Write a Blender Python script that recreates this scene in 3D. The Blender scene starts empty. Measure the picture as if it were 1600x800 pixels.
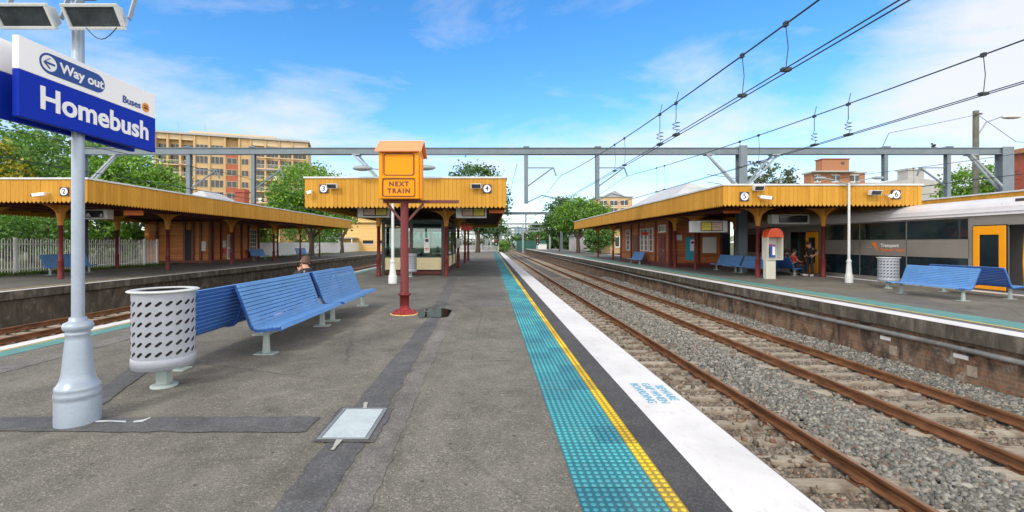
import bpy, bmesh, math, random
import numpy as np
from mathutils import Vector, Matrix
R = math.radians
PI = math.pi
random.seed(7)
rng = np.random.default_rng(11)
scene = bpy.context.scene
COL = scene.collection
# ------------------------------------------------------------------ materials
def lin(c):
    c = c / 255.0
    return c / 12.92 if c <= 0.04045 else ((c + 0.055) / 1.055) ** 2.4
def S(r, g, b, k=1.0):
    return (min(1, lin(r) * k), min(1, lin(g) * k), min(1, lin(b) * k), 1)
class NT:
    def __init__(s, m):
        m.use_nodes = True
        s.t = m.node_tree; s.t.nodes.clear()
    def n(s, typ, **kw):
        nd = s.t.nodes.new(typ)
        for k, v in kw.items():
            if k.startswith('i_'):
                nd.inputs[k[2:].replace('_', ' ')].default_value = v
            else:
                setattr(nd, k, v)
        return nd
    def l(s, a, b): s.t.links.new(a, b)
    def math(s, op, a, b=None, c=None, clamp=False):
        nd = s.n('ShaderNodeMath', operation=op); nd.use_clamp = clamp
        for i, v in enumerate((a, b, c)):
            if v is None: continue
            if isinstance(v, (int, float)): nd.inputs[i].default_value = v
            else: s.l(v, nd.inputs[i])
        return nd.outputs[0]
    def mix(s, fac, a, b, blend='MIX'):
        nd = s.n('ShaderNodeMix', data_type='RGBA', blend_type=blend)
        for sock, v in ((nd.inputs[0], fac), (nd.inputs[6], a), (nd.inputs[7], b)):
            if isinstance(v, (int, float)): sock.default_value = v
            elif isinstance(v, tuple): sock.default_value = v
            else: s.l(v, sock)
        return nd.outputs[2]
    def ramp(s, fac, stops, interp='LINEAR'):
        nd = s.n('ShaderNodeValToRGB'); cr = nd.color_ramp; cr.interpolation = interp
        while len(cr.elements) < len(stops): cr.elements.new(0.5)
        for e, (p, c) in zip(cr.elements, stops):
            e.position = p; e.color = c if isinstance(c, tuple) else (c, c, c, 1)
        s.l(fac, nd.inputs[0]); return nd.outputs[0]
    def noise(s, vec, scale, detail=3, rough=0.55, dist=0.0, out='Fac'):
        nd = s.n('ShaderNodeTexNoise'); nd.inputs['Scale'].default_value = scale
        nd.inputs['Detail'].default_value = detail; nd.inputs['Roughness'].default_value = rough
        nd.inputs['Distortion'].default_value = dist
        if vec is not None: s.l(vec, nd.inputs['Vector'])
        return nd.outputs[out]
    def voro(s, vec, scale, feature='F1', out='Distance'):
        nd = s.n('ShaderNodeTexVoronoi', feature=feature); nd.inputs['Scale'].default_value = scale
        s.l(vec, nd.inputs['Vector']); return nd.outputs[out]
    def coord(s, scale=None, kind='Object'):
        tc = s.n('ShaderNodeTexCoord').outputs[kind]
        if scale is None: return tc
        mp = s.n('ShaderNodeMapping'); mp.inputs['Scale'].default_value = scale
        s.l(tc, mp.inputs['Vector']); return mp.outputs[0]
    def bump(s, h, strength=0.3, dist=0.01):
        nd = s.n('ShaderNodeBump'); nd.inputs['Strength'].default_value = strength
        nd.inputs['Distance'].default_value = dist
        s.l(h, nd.inputs['Height']); return nd.outputs[0]
    def out(s, color, rough=0.6, metal=0.0, normal=None, spec=0.5, **kw):
        b = s.n('ShaderNodeBsdfPrincipled')
        for nm, v in (('Base Color', color), ('Roughness', rough), ('Metallic', metal), ('Specular IOR Level', spec)):
            if isinstance(v, (int, float, tuple)): b.inputs[nm].default_value = v
            else: s.l(v, b.inputs[nm])
        if normal is not None: s.l(normal, b.inputs['Normal'])
        for k, v in kw.items(): b.inputs[k.replace('_', ' ')].default_value = v
        o = s.n('ShaderNodeOutputMaterial'); s.l(b.outputs[0], o.inputs[0]); return b
MATS = {}
def mat(name, col, rough=0.55, metal=0.0, var=0.18, vs=1.5, fine=40, bump=0.08, dirt=0.0, spec=0.5, dist=0.004):
    """painted or plain surface with uneven tone, fine grain and a little relief"""
    if name in MATS: return MATS[name]
    m = bpy.data.materials.new(name); t = NT(m); c = t.coord()
    n1 = t.noise(c, vs, 4, 0.6); n2 = t.noise(c, fine, 2)
    f = t.math('ADD', t.math('MULTIPLY', n1, 0.7), t.math('MULTIPLY', n2, 0.3))
    lo = tuple(x * (1 - var) for x in col[:3]) + (1,); hi = tuple(min(1, x * (1 + var)) for x in col[:3]) + (1,)
    base = t.ramp(f, [(0.3, lo), (0.7, hi)])
    if dirt > 0:
        d = t.ramp(t.noise(c, vs * 2.3, 6, 0.7, 0.6), [(0.52, 0.0), (0.75, 1.0)])
        base = t.mix(t.math('MULTIPLY', d, dirt), base, (0.05, 0.042, 0.035, 1))
    r = t.math('ADD', t.math('MULTIPLY', t.math('SUBTRACT', n1, 0.5), 0.3), rough, clamp=True)
    nb = t.bump(n2, bump, dist) if bump else None
    t.out(base, r, metal, nb, spec); MATS[name] = m; return m
def simple(name, fn):
    if name in MATS: return MATS[name]
    m = bpy.data.materials.new(name); fn(NT(m)); MATS[name] = m; return m

def asphalt(name, c_lo, c_hi, speck=1.0, patch=1.0, wet=0.0):
    def fn(t):
        c = t.coord()
        big = t.noise(c, 0.55, 6, 0.62, 0.4); mid = t.noise(c, 3.2, 4, 0.6); fine = t.noise(c, 95, 2, 0.7)
        v = t.voro(c, 88, out='Color'); vd = t.voro(c, 88)
        base = t.ramp(t.math('ADD', t.math('MULTIPLY', big, 0.6 * patch), t.math('MULTIPLY', mid, 1 - 0.6 * patch)), [(0.34, c_lo), (0.60, c_hi)])
        g = t.n('ShaderNodeSeparateColor'); t.l(v, g.inputs[0])
        sp = t.ramp(g.outputs[0], [(0.0, 0.58), (0.5, 0.95), (0.86, 1.15), (0.97, 1.8)])
        base = t.mix(0.75 * speck, base, t.mix(1.0, base, sp, 'MULTIPLY'))
        fr = t.ramp(fine, [(0.3, 0.62), (0.7, 1.35)])
        base = t.mix(0.8, base, t.mix(1.0, base, fr, 'MULTIPLY'))
        st = t.ramp(t.noise(c, 0.9, 8, 0.75, 1.2), [(0.54, 0.0), (0.68, 1.0)])
        base = t.mix(t.math('MULTIPLY', st, 0.42), base, (0.045, 0.042, 0.04, 1))
        lt = t.ramp(t.noise(t.coord((1.0, 0.55, 1)), 0.75, 7, 0.7, 0.8), [(0.52, 0.0), (0.68, 1.0)])
        base = t.mix(t.math('MULTIPLY', lt, 0.38), base, tuple(x * 1.5 for x in c_hi[:3]) + (1,))
        spots = t.ramp(t.voro(c, 4.3), [(0.05, 1.0), (0.085, 0.0)])
        base = t.mix(t.math('MULTIPLY', spots, 0.6), base, (0.03, 0.03, 0.03, 1))
        ck = t.voro(t.mix(0.12, c, t.noise(c, 4, 4, out='Color')), 0.33, 'DISTANCE_TO_EDGE')
        ckm = t.math('MULTIPLY', t.ramp(ck, [(0.0, 1.0), (0.008, 0.0)]), t.ramp(t.noise(c, 0.4, 2), [(0.45, 0.0), (0.53, 1.0)]))
        base = t.mix(t.math('MULTIPLY', ckm, 0.4), base, (0.03, 0.03, 0.028, 1))
        h = t.math('ADD', t.math('MULTIPLY', vd, 1.0), t.math('MULTIPLY', fine, 0.6))
        t.out(base, t.ramp(mid, [(0.3, 0.72), (0.7, 0.92)]), 0, t.bump(h, 0.55, 0.006), 0.35)
    return simple(name, fn)
M_ASPH = asphalt('asphalt_brown', (0.112, 0.106, 0.091, 1), (0.20, 0.190, 0.164, 1))
M_ASPHG = asphalt('asphalt_grey', (0.100, 0.098, 0.092, 1), (0.166, 0.163, 0.153, 1), 0.8)
M_PATCH = asphalt('asphalt_patch_dark', (0.078, 0.080, 0.084, 1), (0.128, 0.130, 0.135, 1), 0.7, 0.5)
M_PATCH2 = asphalt('asphalt_patch_mid', (0.125, 0.120, 0.114, 1), (0.20, 0.192, 0.18, 1), 0.8, 0.5)
M_GAP = asphalt('asphalt_edge_dark', (0.055, 0.055, 0.058, 1), (0.092, 0.09, 0.094, 1), 0.8, 0.6)

def f_white(t):
    c = t.coord()
    n = t.noise(c, 1.1, 6, 0.65, 0.5); f = t.noise(c, 60, 3)
    base = t.ramp(n, [(0.3, (0.58, 0.58, 0.595, 1)), (0.65, (0.72, 0.72, 0.74, 1))])
    sc = t.ramp(t.noise(t.coord((1.6, 0.9, 1)), 4.5, 8, 0.78, 0.3), [(0.55, 0.0), (0.72, 1.0)])
    base = t.mix(t.math('MULTIPLY', sc, 0.42), base, (0.33, 0.31, 0.29, 1))
    sp = t.ramp(t.voro(c, 5.5), [(0.02, 1.0), (0.06, 0.0)])
    base = t.mix(t.math('MULTIPLY', sp, 0.5), base, (0.18, 0.17, 0.16, 1))
    t.out(base, 0.7, 0, t.bump(f, 0.35, 0.004), 0.3)
M_WHITE = simple('white_edge_paint', f_white)

def f_ballast(t):
    c = t.coord()
    v = t.voro(c, 19, out='Color'); vd = t.voro(c, 19); g = t.n('ShaderNodeSeparateColor'); t.l(v, g.inputs[0])
    base = t.ramp(g.outputs[0], [(0.0, (0.10, 0.098, 0.09, 1)), (0.4, (0.21, 0.205, 0.19, 1)), (0.8, (0.31, 0.30, 0.275, 1)), (1, (0.24, 0.15, 0.11, 1))])
    rust = t.ramp(t.noise(c, 0.8, 5, 0.6), [(0.45, 0.0), (0.75, 0.45)])
    base = t.mix(rust, base, (0.17, 0.11, 0.075, 1))
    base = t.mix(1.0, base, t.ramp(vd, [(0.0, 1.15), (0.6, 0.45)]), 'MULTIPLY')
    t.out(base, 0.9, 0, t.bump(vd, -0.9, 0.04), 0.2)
M_BALBED = simple('ballast_bed_stone', f_ballast)
def f_stone(t):
    g = t.n('ShaderNodeNewGeometry'); c = t.coord()
    r = g.outputs['Random Per Island']
    base = t.ramp(r, [(0.0, (0.105, 0.105, 0.096, 1)), (0.35, (0.185, 0.184, 0.168, 1)), (0.7, (0.272, 0.266, 0.243, 1)), (0.93, (0.36, 0.35, 0.32, 1)), (0.965, (0.235, 0.155, 0.115, 1)), (1, (0.19, 0.115, 0.085, 1))])
    n = t.noise(c, 30, 3)
    base = t.mix(0.6, base, t.mix(1.0, base, t.ramp(n, [(0.3, 0.7), (0.7, 1.3)]), 'MULTIPLY'))
    sx = t.n('ShaderNodeSeparateXYZ'); t.l(c, sx.inputs[0])
    near = t.math('ABSOLUTE', t.math('SUBTRACT', t.math('ABSOLUTE', t.math('SUBTRACT', sx.outputs[0], 5.425)), 1.825))
    st = t.math('MULTIPLY', t.ramp(near, [(0.55, 1.0), (1.05, 0.0)]), t.ramp(t.noise(c, 1.1, 5, 0.7), [(0.36, 0.15), (0.62, 0.7)]))
    base = t.mix(st, base, t.mix(1.0, base, (0.95, 0.66, 0.46, 1), 'MULTIPLY'))
    t.out(base, 0.85, 0, t.bump(n, 0.3, 0.01), 0.3)
M_STONE = simple('ballast_stone', f_stone)

def f_rail(t):
    c = t.coord((1, 0.25, 1)); n = t.noise(c, 9, 5, 0.65); f = t.noise(t.coord(), 120, 2)
    base = t.ramp(n, [(0.28, (0.075, 0.040, 0.024, 1)), (0.5, (0.185, 0.083, 0.040, 1)), (0.72, (0.31, 0.15, 0.075, 1))])
    t.out(base, 0.75, 0.15, t.bump(f, 0.3, 0.002), 0.3)
M_RAIL = simple('rail_rust', f_rail)
def f_railtop(t):
    c = t.coord((1, 0.12, 1)); n = t.noise(c, 14, 5, 0.65)
    base = t.ramp(n, [(0.3, (0.25, 0.145, 0.085, 1)), (0.7, (0.40, 0.245, 0.145, 1))])
    t.out(base, 0.5, 0.35, None, 0.4)
M_RAILTOP = simple('rail_head_worn', f_railtop)
def f_sleeper(t):
    c = t.coord(); n = t.noise(t.coord((1, 5, 1)), 4, 6, 0.7); f = t.noise(c, 70, 3)
    oi = t.n('ShaderNodeObjectInfo').outputs['Random']
    base = t.ramp(n, [(0.3, (0.25, 0.215, 0.175, 1)), (0.55, (0.42, 0.38, 0.315, 1)), (0.75, (0.50, 0.46, 0.39, 1))])
    base = t.mix(0.5, base, t.mix(1.0, base, t.ramp(oi, [(0, (0.6, 0.55, 0.5, 1)), (1, (1.25, 1.22, 1.2, 1))]), 'MULTIPLY'))
    st = t.ramp(t.noise(c, 3, 4), [(0.5, 0.0), (0.72, 0.7)])
    base = t.mix(st, base, (0.15, 0.10, 0.07, 1))
    t.out(base, 0.88, 0, t.bump(f, 0.4, 0.006), 0.2)
M_SLEEPER = simple('sleeper_concrete', f_sleeper)

def f_brickwall(t):
    tc = t.coord(); s = t.n('ShaderNodeSeparateXYZ'); t.l(tc, s.inputs[0])
    cb = t.n('ShaderNodeCombineXYZ'); t.l(s.outputs[1], cb.inputs[0]); t.l(s.outputs[2], cb.inputs[1])
    b = t.n('ShaderNodeTexBrick'); t.l(cb.outputs[0], b.inputs['Vector'])
    b.inputs['Scale'].default_value = 1; b.inputs['Brick Width'].default_value = 0.235; b.inputs['Row Height'].default_value = 0.082
    b.inputs['Mortar Size'].default_value = 0.008; b.inputs['Bias'].default_value = -0.1
    b.inputs['Color1'].default_value = (0.27, 0.14, 0.085, 1); b.inputs['Color2'].default_value = (0.17, 0.115, 0.08, 1); b.inputs['Mortar'].default_value = (0.21, 0.18, 0.145, 1)
    n = t.noise(tc, 1.6, 6, 0.7, 0.5); n2 = t.noise(t.coord((1, 1.2, 0.5)), 2.5, 6, 0.7, 0.8)
    base = t.mix(t.ramp(n, [(0.46, 0.0), (0.66, 0.6)]), b.outputs[0], (0.21, 0.185, 0.15, 1))
    base = t.mix(t.ramp(n2, [(0.44, 0.0), (0.62, 0.9)]), base, (0.05, 0.043, 0.036, 1))
    sal = t.ramp(t.noise(tc, 2.6, 7, 0.75), [(0.57, 0.0), (0.70, 0.75)])
    base = t.mix(sal, base, (0.46, 0.43, 0.39, 1))
    low = t.ramp(t.math('ADD', s.outputs[2], t.math('MULTIPLY', n, 0.3)), [(-0.0, 0.0), (1, 0.0)])
    t.out(base, 0.9, 0, t.bump(t.math('ADD', b.outputs[1], t.math('MULTIPLY', n2, -0.6)), -0.6, 0.012), 0.2)
M_PLATBRICK = simple('platform_brick_stained', f_brickwall)
def f_platdark(t):
    c = t.coord(); n = t.noise(t.coord((1, 1.2, 0.6)), 1.8, 7, 0.72, 0.7); b = t.noise(c, 4.5, 5, 0.7)
    base = t.ramp(n, [(0.32, (0.040, 0.036, 0.031, 1)), (0.52, (0.098, 0.083, 0.066, 1)), (0.72, (0.20, 0.175, 0.145, 1))])
    base = t.mix(t.ramp(b, [(0.60, 0.0), (0.74, 0.5)]), base, (0.34, 0.31, 0.28, 1))
    t.out(base, 0.92, 0, t.bump(t.noise(c, 14, 5, 0.7), 0.6, 0.02), 0.2)
M_PLATDARK = simple('platform_stone_dark', f_platdark)
def f_coping(t):
    c = t.coord(); n = t.noise(t.coord((1, 1.5, 0.5)), 2.2, 7, 0.72, 0.6)
    base = t.ramp(n, [(0.32, (0.035, 0.032, 0.028, 1)), (0.52, (0.095, 0.085, 0.07, 1)), (0.75, (0.24, 0.215, 0.18, 1))])
    t.out(base, 0.9, 0, t.bump(t.noise(c, 40, 4), 0.5, 0.01), 0.2)
M_COPING = simple('coping_concrete_stained', f_coping)

def boards(name, lo, hi, pitch, axis=2, groove=0.10, rough=0.6):
    def fn(t):
        c = t.coord(); s = t.n('ShaderNodeSeparateXYZ'); t.l(c, s.inputs[0])
        z = t.math('DIVIDE', s.outputs[axis], pitch); fr = t.math('FRACT', z); fl = t.math('FLOOR', z)
        rnd = t.n('ShaderNodeTexWhiteNoise', noise_dimensions='1D'); t.l(fl, rnd.inputs['W'])
        n = t.noise(c, 2.0, 5, 0.65)
        base = t.ramp(t.math('ADD', t.math('MULTIPLY', n, 0.65), t.math('MULTIPLY', rnd.outputs[0], 0.35)), [(0.3, lo), (0.7, hi)])
        g = t.ramp(fr, [(0.0, 0.0), (groove, 1.0)])
        base = t.mix(g, tuple(x * 0.35 for x in lo[:3]) + (1,), base)
        t.out(base, rough, 0, t.bump(fr, 0.5, 0.02), 0.4)
    return simple(name, fn)
M_WBOARD = boards('weatherboard_orange', (0.44, 0.145, 0.040, 1), (0.60, 0.225, 0.065, 1), 0.17)
M_WBOARD2 = boards('weatherboard_brown', (0.34, 0.11, 0.040, 1), (0.50, 0.175, 0.06, 1), 0.17)
M_CORRU = boards('corrugated_white', (0.42, 0.44, 0.47, 1), (0.62, 0.64, 0.66, 1), 0.09, 1, 0.25, 0.5)
M_CEIL = boards('canopy_lining_green', (0.17, 0.23, 0.12, 1), (0.29, 0.36, 0.20, 1), 0.12, 0, 0.15)
M_CEILB = boards('canopy_lining_brown', (0.30, 0.21, 0.10, 1), (0.46, 0.33, 0.15, 1), 0.12, 0, 0.15)

def f_fascia(t):
    g = t.n('ShaderNodeNewGeometry').outputs['Random Per Island']; c = t.coord()
    n = t.noise(t.coord((1, 1, 0.35)), 2.4, 5, 0.65)
    base = t.ramp(t.math('ADD', t.math('MULTIPLY', g, 0.5), t.math('MULTIPLY', n, 0.5)), [(0.2, (0.48, 0.232, 0.026, 1)), (0.8, (0.58, 0.31, 0.048, 1))])
    d = t.ramp(t.noise(t.coord((3, 3, 0.5)), 2.5, 7, 0.75), [(0.52, 0.0), (0.74, 0.55)])
    base = t.mix(d, base, (0.30, 0.13, 0.03, 1))
    t.out(base, 0.55, 0, t.bump(t.noise(c, 35, 3), 0.1, 0.004), 0.15)
M_FASCIA = simple('fascia_ochre_paint', f_fascia)
M_OCHRE = mat('bracket_ochre_paint', (0.62, 0.27, 0.03, 1), 0.5, var=0.15, dirt=0.15)
M_SIGNOR = mat('next_train_box_paint', (0.78, 0.29, 0.004, 1), 0.5, var=0.08, dirt=0.06, spec=0.2)
M_SALMON = mat('salmon_roof_paint', (0.80, 0.29, 0.125, 1), 0.5, var=0.08, dirt=0.05)
M_MAROON = mat('maroon_paint', (0.145, 0.020, 0.024, 1), 0.46, var=0.2, dirt=0.15, spec=0.3)
M_MAROOND = mat('maroon_trim', (0.13, 0.024, 0.020, 1), 0.5, var=0.2)
M_REDPAINT = mat('red_footing_paint', (0.27, 0.020, 0.024, 1), 0.42, var=0.2, dirt=0.25)
M_CAPPING = mat('zinc_capping', (0.58, 0.61, 0.62, 1), 0.5, 0.0, var=0.15, dirt=0.2)
M_BLUE = mat('bench_blue_paint', (0.115, 0.285, 0.60, 1), 0.46, var=0.16, vs=3, dirt=0.14, bump=0.05, spec=0.4)
M_BLUEB = mat('bench_frame_and_rear_shade_blue', (0.03, 0.10, 0.36, 1), 0.42, var=0.15)
M_LEG = mat('bench_leg_grey_green', (0.34, 0.41, 0.40, 1), 0.5, 0.1, var=0.15, dirt=0.15)
M_SILVER = mat('silver_paint', (0.33, 0.395, 0.49, 1), 0.42, 0.25, var=0.10, vs=4, bump=0.12, dirt=0.10)
M_BIN = mat('bin_grey_paint', (0.34, 0.37, 0.43, 1), 0.42, 0.05, var=0.1, dirt=0.06)
M_DARKIN = mat('dark_liner', (0.018, 0.018, 0.02, 1), 0.7)
M_STEEL = mat('gantry_steel', (0.145, 0.185, 0.215, 1), 0.5, 0.2, var=0.22, dirt=0.15)
M_STEELL = mat('gantry_steel_pale', (0.27, 0.315, 0.34, 1), 0.5, 0.2, var=0.18)
M_WIRE = mat('wire_dark', (0.045, 0.055, 0.058, 1), 0.5, 0.4, bump=0)
M_SIGNBLUE = mat('sign_blue', (0.006, 0.030, 0.40, 1), 0.45, var=0.06, bump=0.0, spec=0.12)
M_SIGNWHITE = mat('sign_white', (0.86, 0.86, 0.88, 1), 0.42, var=0.03, bump=0.0)
M_LETTERW = mat('lettering_white', (0.82, 0.82, 0.84, 1), 0.45, var=0.02, bump=0.0)
M_PILL = mat('sign_pill_blue', (0.014, 0.055, 0.27, 1), 0.4, var=0.05, bump=0.0)
M_NAVY = mat('sign_navy', (0.012, 0.022, 0.075, 1), 0.4, var=0.05, bump=0)
M_BUSOR = mat('bus_disc_orange', (0.72, 0.28, 0.02, 1), 0.45, var=0.05, bump=0)
M_LETTERD = mat('lettering_dark', (0.13, 0.022, 0.02, 1), 0.5, var=0.1, bump=0)
M_STENCIL = mat('stencil_blue', (0.12, 0.40, 0.62, 1), 0.6, var=0.35, vs=12, dirt=0.35)
M_GLASSD = mat('dark_glass', (0.012, 0.022, 0.028, 1), 0.06, var=0.3, bump=0)
M_LENS = mat('floodlight_lens', (0.035, 0.045, 0.052, 1), 0.25, var=0.4, vs=8, bump=0.3)
M_CREAM = mat('cream_panel', (0.84, 0.74, 0.46, 1), 0.5, var=0.08, dirt=0.08)
M_DKGREEN = mat('dark_green_frame', (0.018, 0.05, 0.048, 1), 0.5)
M_DKFRAME = mat('dark_brown_frame', (0.07, 0.05, 0.042, 1), 0.5)
M_WHITEP = mat('white_paint', (0.82, 0.83, 0.84, 1), 0.5, var=0.08, dirt=0.1)
M_PAPER = mat('paper_notice', (0.72, 0.72, 0.70, 1), 0.6, var=0.06, bump=0)
M_RED = mat('red_plastic', (0.62, 0.04, 0.018, 1), 0.3, var=0.12)
M_PHONEDOME = mat('phone_dome_orange_red', (0.72, 0.09, 0.03, 1), 0.3, var=0.15)
M_PHONE = mat('phone_cabinet_beige', (0.56, 0.56, 0.49, 1), 0.5, var=0.1, dirt=0.1)
def tile_mat(name, c, k_wear):
    def fn(t):
        co = t.coord(); sp = t.n('ShaderNodeSeparateXYZ'); t.l(co, sp.inputs[0])
        ty = t.math('DIVIDE', sp.outputs[1], 0.315); tx = t.math('DIVIDE', t.math('SUBTRACT', sp.outputs[0], 0.55), 0.315)
        cb = t.n('ShaderNodeCombineXYZ'); t.l(t.math('FLOOR', tx), cb.inputs[0]); t.l(t.math('FLOOR', ty), cb.inputs[1])
        wn = t.n('ShaderNodeTexWhiteNoise', noise_dimensions='3D'); t.l(cb.outputs[0], wn.inputs[0])
        base = t.mix(1.0, c, t.ramp(wn.outputs[0], [(0.0, (0.72, 0.74, 0.80, 1)), (0.5, (1.0, 1.0, 1.0, 1)), (1.0, (1.15, 1.22, 1.12, 1))]), 'MULTIPLY')
        n = t.noise(co, 1.2, 7, 0.72, 0.6); base = t.mix(t.math('MULTIPLY', t.ramp(n, [(0.5, 0.0), (0.72, 1.0)]), k_wear), base, (0.10, 0.12, 0.12, 1))
        n = t.noise(co, 22, 4, 0.7); base = t.mix(t.math('MULTIPLY', t.ramp(n, [(0.52, 0.0), (0.7, 1.0)]), k_wear * 0.8), base, (0.16, 0.17, 0.17, 1))
        fy = t.math('FRACT', ty); j = t.ramp(fy, [(0.0, 0.35), (0.012, 0.35), (0.02, 1.0)]); base = t.mix(1.0, base, j, 'MULTIPLY')
        t.out(base, 0.6, 0, t.bump(n, 0.1, 0.003), 0.3)
    return simple(name, fn)
M_TEAL = tile_mat('teal_tile', (0.026, 0.165, 0.215, 1), 0.45)
M_TEALDOT = tile_mat('teal_dome', (0.066, 0.335, 0.40, 1), 0.34)
M_YEL = tile_mat('yellow_tile', (0.42, 0.27, 0.006, 1), 0.45)
M_YELDOT = tile_mat('yellow_dome', (0.72, 0.50, 0.03, 1), 0.22)
M_TEALP = mat('teal_strip_paint', (0.10, 0.27, 0.255, 1), 0.65, var=0.3, vs=4, dirt=0.3)
M_YELP = mat('yellow_line_paint', (0.60, 0.46, 0.14, 1), 0.65, var=0.25, dirt=0.35)
M_PITLID = mat('galvanised_lid', (0.50, 0.58, 0.61, 1), 0.55, 0.1, var=0.16, vs=5, dirt=0.14, bump=0.15)
M_PITFR = mat('pit_frame', (0.22, 0.25, 0.27, 1), 0.6, 0.2, dirt=0.3)
M_TRAINBODY = mat('train_grey_brown', (0.23, 0.22, 0.205, 1), 0.42, 0.1, var=0.1, dirt=0.08, bump=0)
M_TRAINROOF = mat('train_roof_white', (0.64, 0.64, 0.68, 1), 0.4, var=0.08, dirt=0.1)
M_TRAINDOOR = mat('train_door_orange', (0.86, 0.34, 0.008, 1), 0.35, var=0.05, bump=0)
M_TRAINDARK = mat('train_underframe', (0.025, 0.025, 0.026, 1), 0.7)
M_GRAB = mat('grab_rail_yellow', (0.75, 0.36, 0.03, 1), 0.35, bump=0)
M_LOGOR = mat('logo_orange', (0.78, 0.19, 0.03, 1), 0.4, bump=0)
M_BRICKB = mat('brick_building', (0.36, 0.165, 0.085, 1), 0.85, var=0.25, vs=6, fine=10)
M_BRICKR = mat('brick_red', (0.30, 0.075, 0.045, 1), 0.85, var=0.25, vs=3, fine=10)
M_APT = mat('apartment_cream_render', (0.50, 0.345, 0.175, 1), 0.8, var=0.12, vs=0.25, fine=3)
M_APT2 = mat('apartment_pale_render', (0.58, 0.45, 0.29, 1), 0.8, var=0.07, vs=0.2, fine=3)
M_APTBR = mat('apartment_brick_red', (0.36, 0.105, 0.06, 1), 0.85, var=0.15, vs=0.6)
M_APTGL = mat('apartment_glass', (0.03, 0.038, 0.045, 1), 0.15, var=0.5, vs=0.3, bump=0)
M_APTIN = mat('balcony_recess', (0.13, 0.10, 0.075, 1), 0.8, var=0.4, vs=0.7)
M_RAILING = mat('balcony_railing', (0.66, 0.62, 0.55, 1), 0.6)
M_CONC = mat('pale_concrete', (0.40, 0.40, 0.39, 1), 0.85, var=0.15, vs=0.4, dirt=0.15)
M_ROOFG = mat('grey_roof', (0.30, 0.32, 0.34, 1), 0.6, var=0.12)
M_YHOUSE = boards('yellow_house_boards', (0.82, 0.52, 0.18, 1), (0.90, 0.61, 0.26, 1), 0.35)
M_WOODPOLE = mat('timber_pole_weathered', (0.13, 0.14, 0.11, 1), 0.9, var=0.3, vs=3, bump=0.4)
M_BARK = mat('bark', (0.075, 0.055, 0.042, 1), 0.95, var=0.35, vs=5, bump=0.5, dist=0.02)
M_SKIN = mat('skin', (0.50, 0.27, 0.18, 1), 0.5, var=0.06, bump=0)
M_HAIR = mat('hair_dark', (0.022, 0.014, 0.010, 1), 0.5, var=0.3, vs=20)
M_HAIRB = mat('hair_brown', (0.085, 0.04, 0.022, 1), 0.5, var=0.3, vs=20)
M_SHIRTR = mat('shirt_red', (0.62, 0.035, 0.022, 1), 0.8, var=0.12)
M_BLACK = mat('black_cloth', (0.014, 0.014, 0.017, 1), 0.85, var=0.2)
M_JACKET = mat('jacket_navy', (0.022, 0.026, 0.042, 1), 0.8, var=0.25)
M_JEANS = mat('jeans_dark', (0.03, 0.035, 0.055, 1), 0.85, var=0.2)
M_SHOE = mat('shoe_pale', (0.55, 0.52, 0.52, 1), 0.7)
M_GREENH = mat('green_hoarding', (0.02, 0.10, 0.075, 1), 0.7, var=0.2)
M_BLUEGL = mat('tower_blue_glass', (0.22, 0.36, 0.52, 1), 0.3, var=0.3, vs=0.1)
M_SCRY = mat('screen_yellow', (0.62, 0.52, 0.05, 1), 0.4, var=0.1, bump=0)
M_SCRP = mat('screen_pink', (0.58, 0.40, 0.33, 1), 0.4, var=0.1, bump=0)
M_LED = mat('led_panel_orange', (0.80, 0.20, 0.04, 1), 0.4, var=0.2, vs=9, bump=0)
M_POSTBL = mat('poster_blue', (0.04, 0.34, 0.52, 1), 0.4, var=0.1, bump=0)
def f_water(t):
    c = t.coord(); n = t.noise(c, 6, 3)
    t.out((0.012, 0.014, 0.010, 1), 0.02, 0, t.bump(n, 0.02, 0.01), 1.0)
M_PUDDLE = simple('puddle_water', f_water)
def f_glass(t):
    b = t.n('ShaderNodeBsdfGlossy'); b.inputs['Roughness'].default_value = 0.03; b.inputs['Color'].default_value = (0.8, 0.9, 0.9, 1)
    tr = t.n('ShaderNodeBsdfTransparent'); tr.inputs['Color'].default_value = (0.55, 0.68, 0.66, 1)
    f = t.n('ShaderNodeFresnel'); f.inputs['IOR'].default_value = 1.5
    fac = t.math('ADD', t.math('MULTIPLY', f.outputs[0], 1.0), 0.06, clamp=True)
    mx = t.n('ShaderNodeMixShader'); t.l(fac, mx.inputs[0]); t.l(tr.outputs[0], mx.inputs[1]); t.l(b.outputs[0], mx.inputs[2])
    o = t.n('ShaderNodeOutputMaterial'); t.l(mx.outputs[0], o.inputs[0])
M_GLASS = simple('window_glass', f_glass)
def leafmat(name, lo, hi, hi2=None):
    def fn(t):
        g = t.n('ShaderNodeNewGeometry').outputs['Random Per Island']; c = t.coord()
        n = t.noise(c, 0.55, 3, 0.6)
        f = t.math('ADD', t.math('MULTIPLY', g, 0.6), t.math('MULTIPLY', n, 0.5))
        base = t.ramp(f, [(0.2, lo), (0.65, hi), (0.95, hi2 or hi)])
        d = t.n('ShaderNodeBsdfDiffuse'); t.l(base, d.inputs[0])
        tr = t.n('ShaderNodeBsdfTranslucent'); t.l(t.mix(1.0, base, (1.0, 1.15, 0.5, 1), 'MULTIPLY'), tr.inputs[0])
        gl = t.n('ShaderNodeBsdfGlossy'); gl.inputs['Roughness'].default_value = 0.45
        m1 = t.n('ShaderNodeMixShader'); m1.inputs[0].default_value = 0.38; t.l(d.outputs[0], m1.inputs[1]); t.l(tr.outputs[0], m1.inputs[2])
        m2 = t.n('ShaderNodeMixShader'); m2.inputs[0].default_value = 0.04; t.l(m1.outputs[0], m2.inputs[1]); t.l(gl.outputs[0], m2.inputs[2])
        o = t.n('ShaderNodeOutputMaterial'); t.l(m2.outputs[0], o.inputs[0])
    return simple(name, fn)
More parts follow.
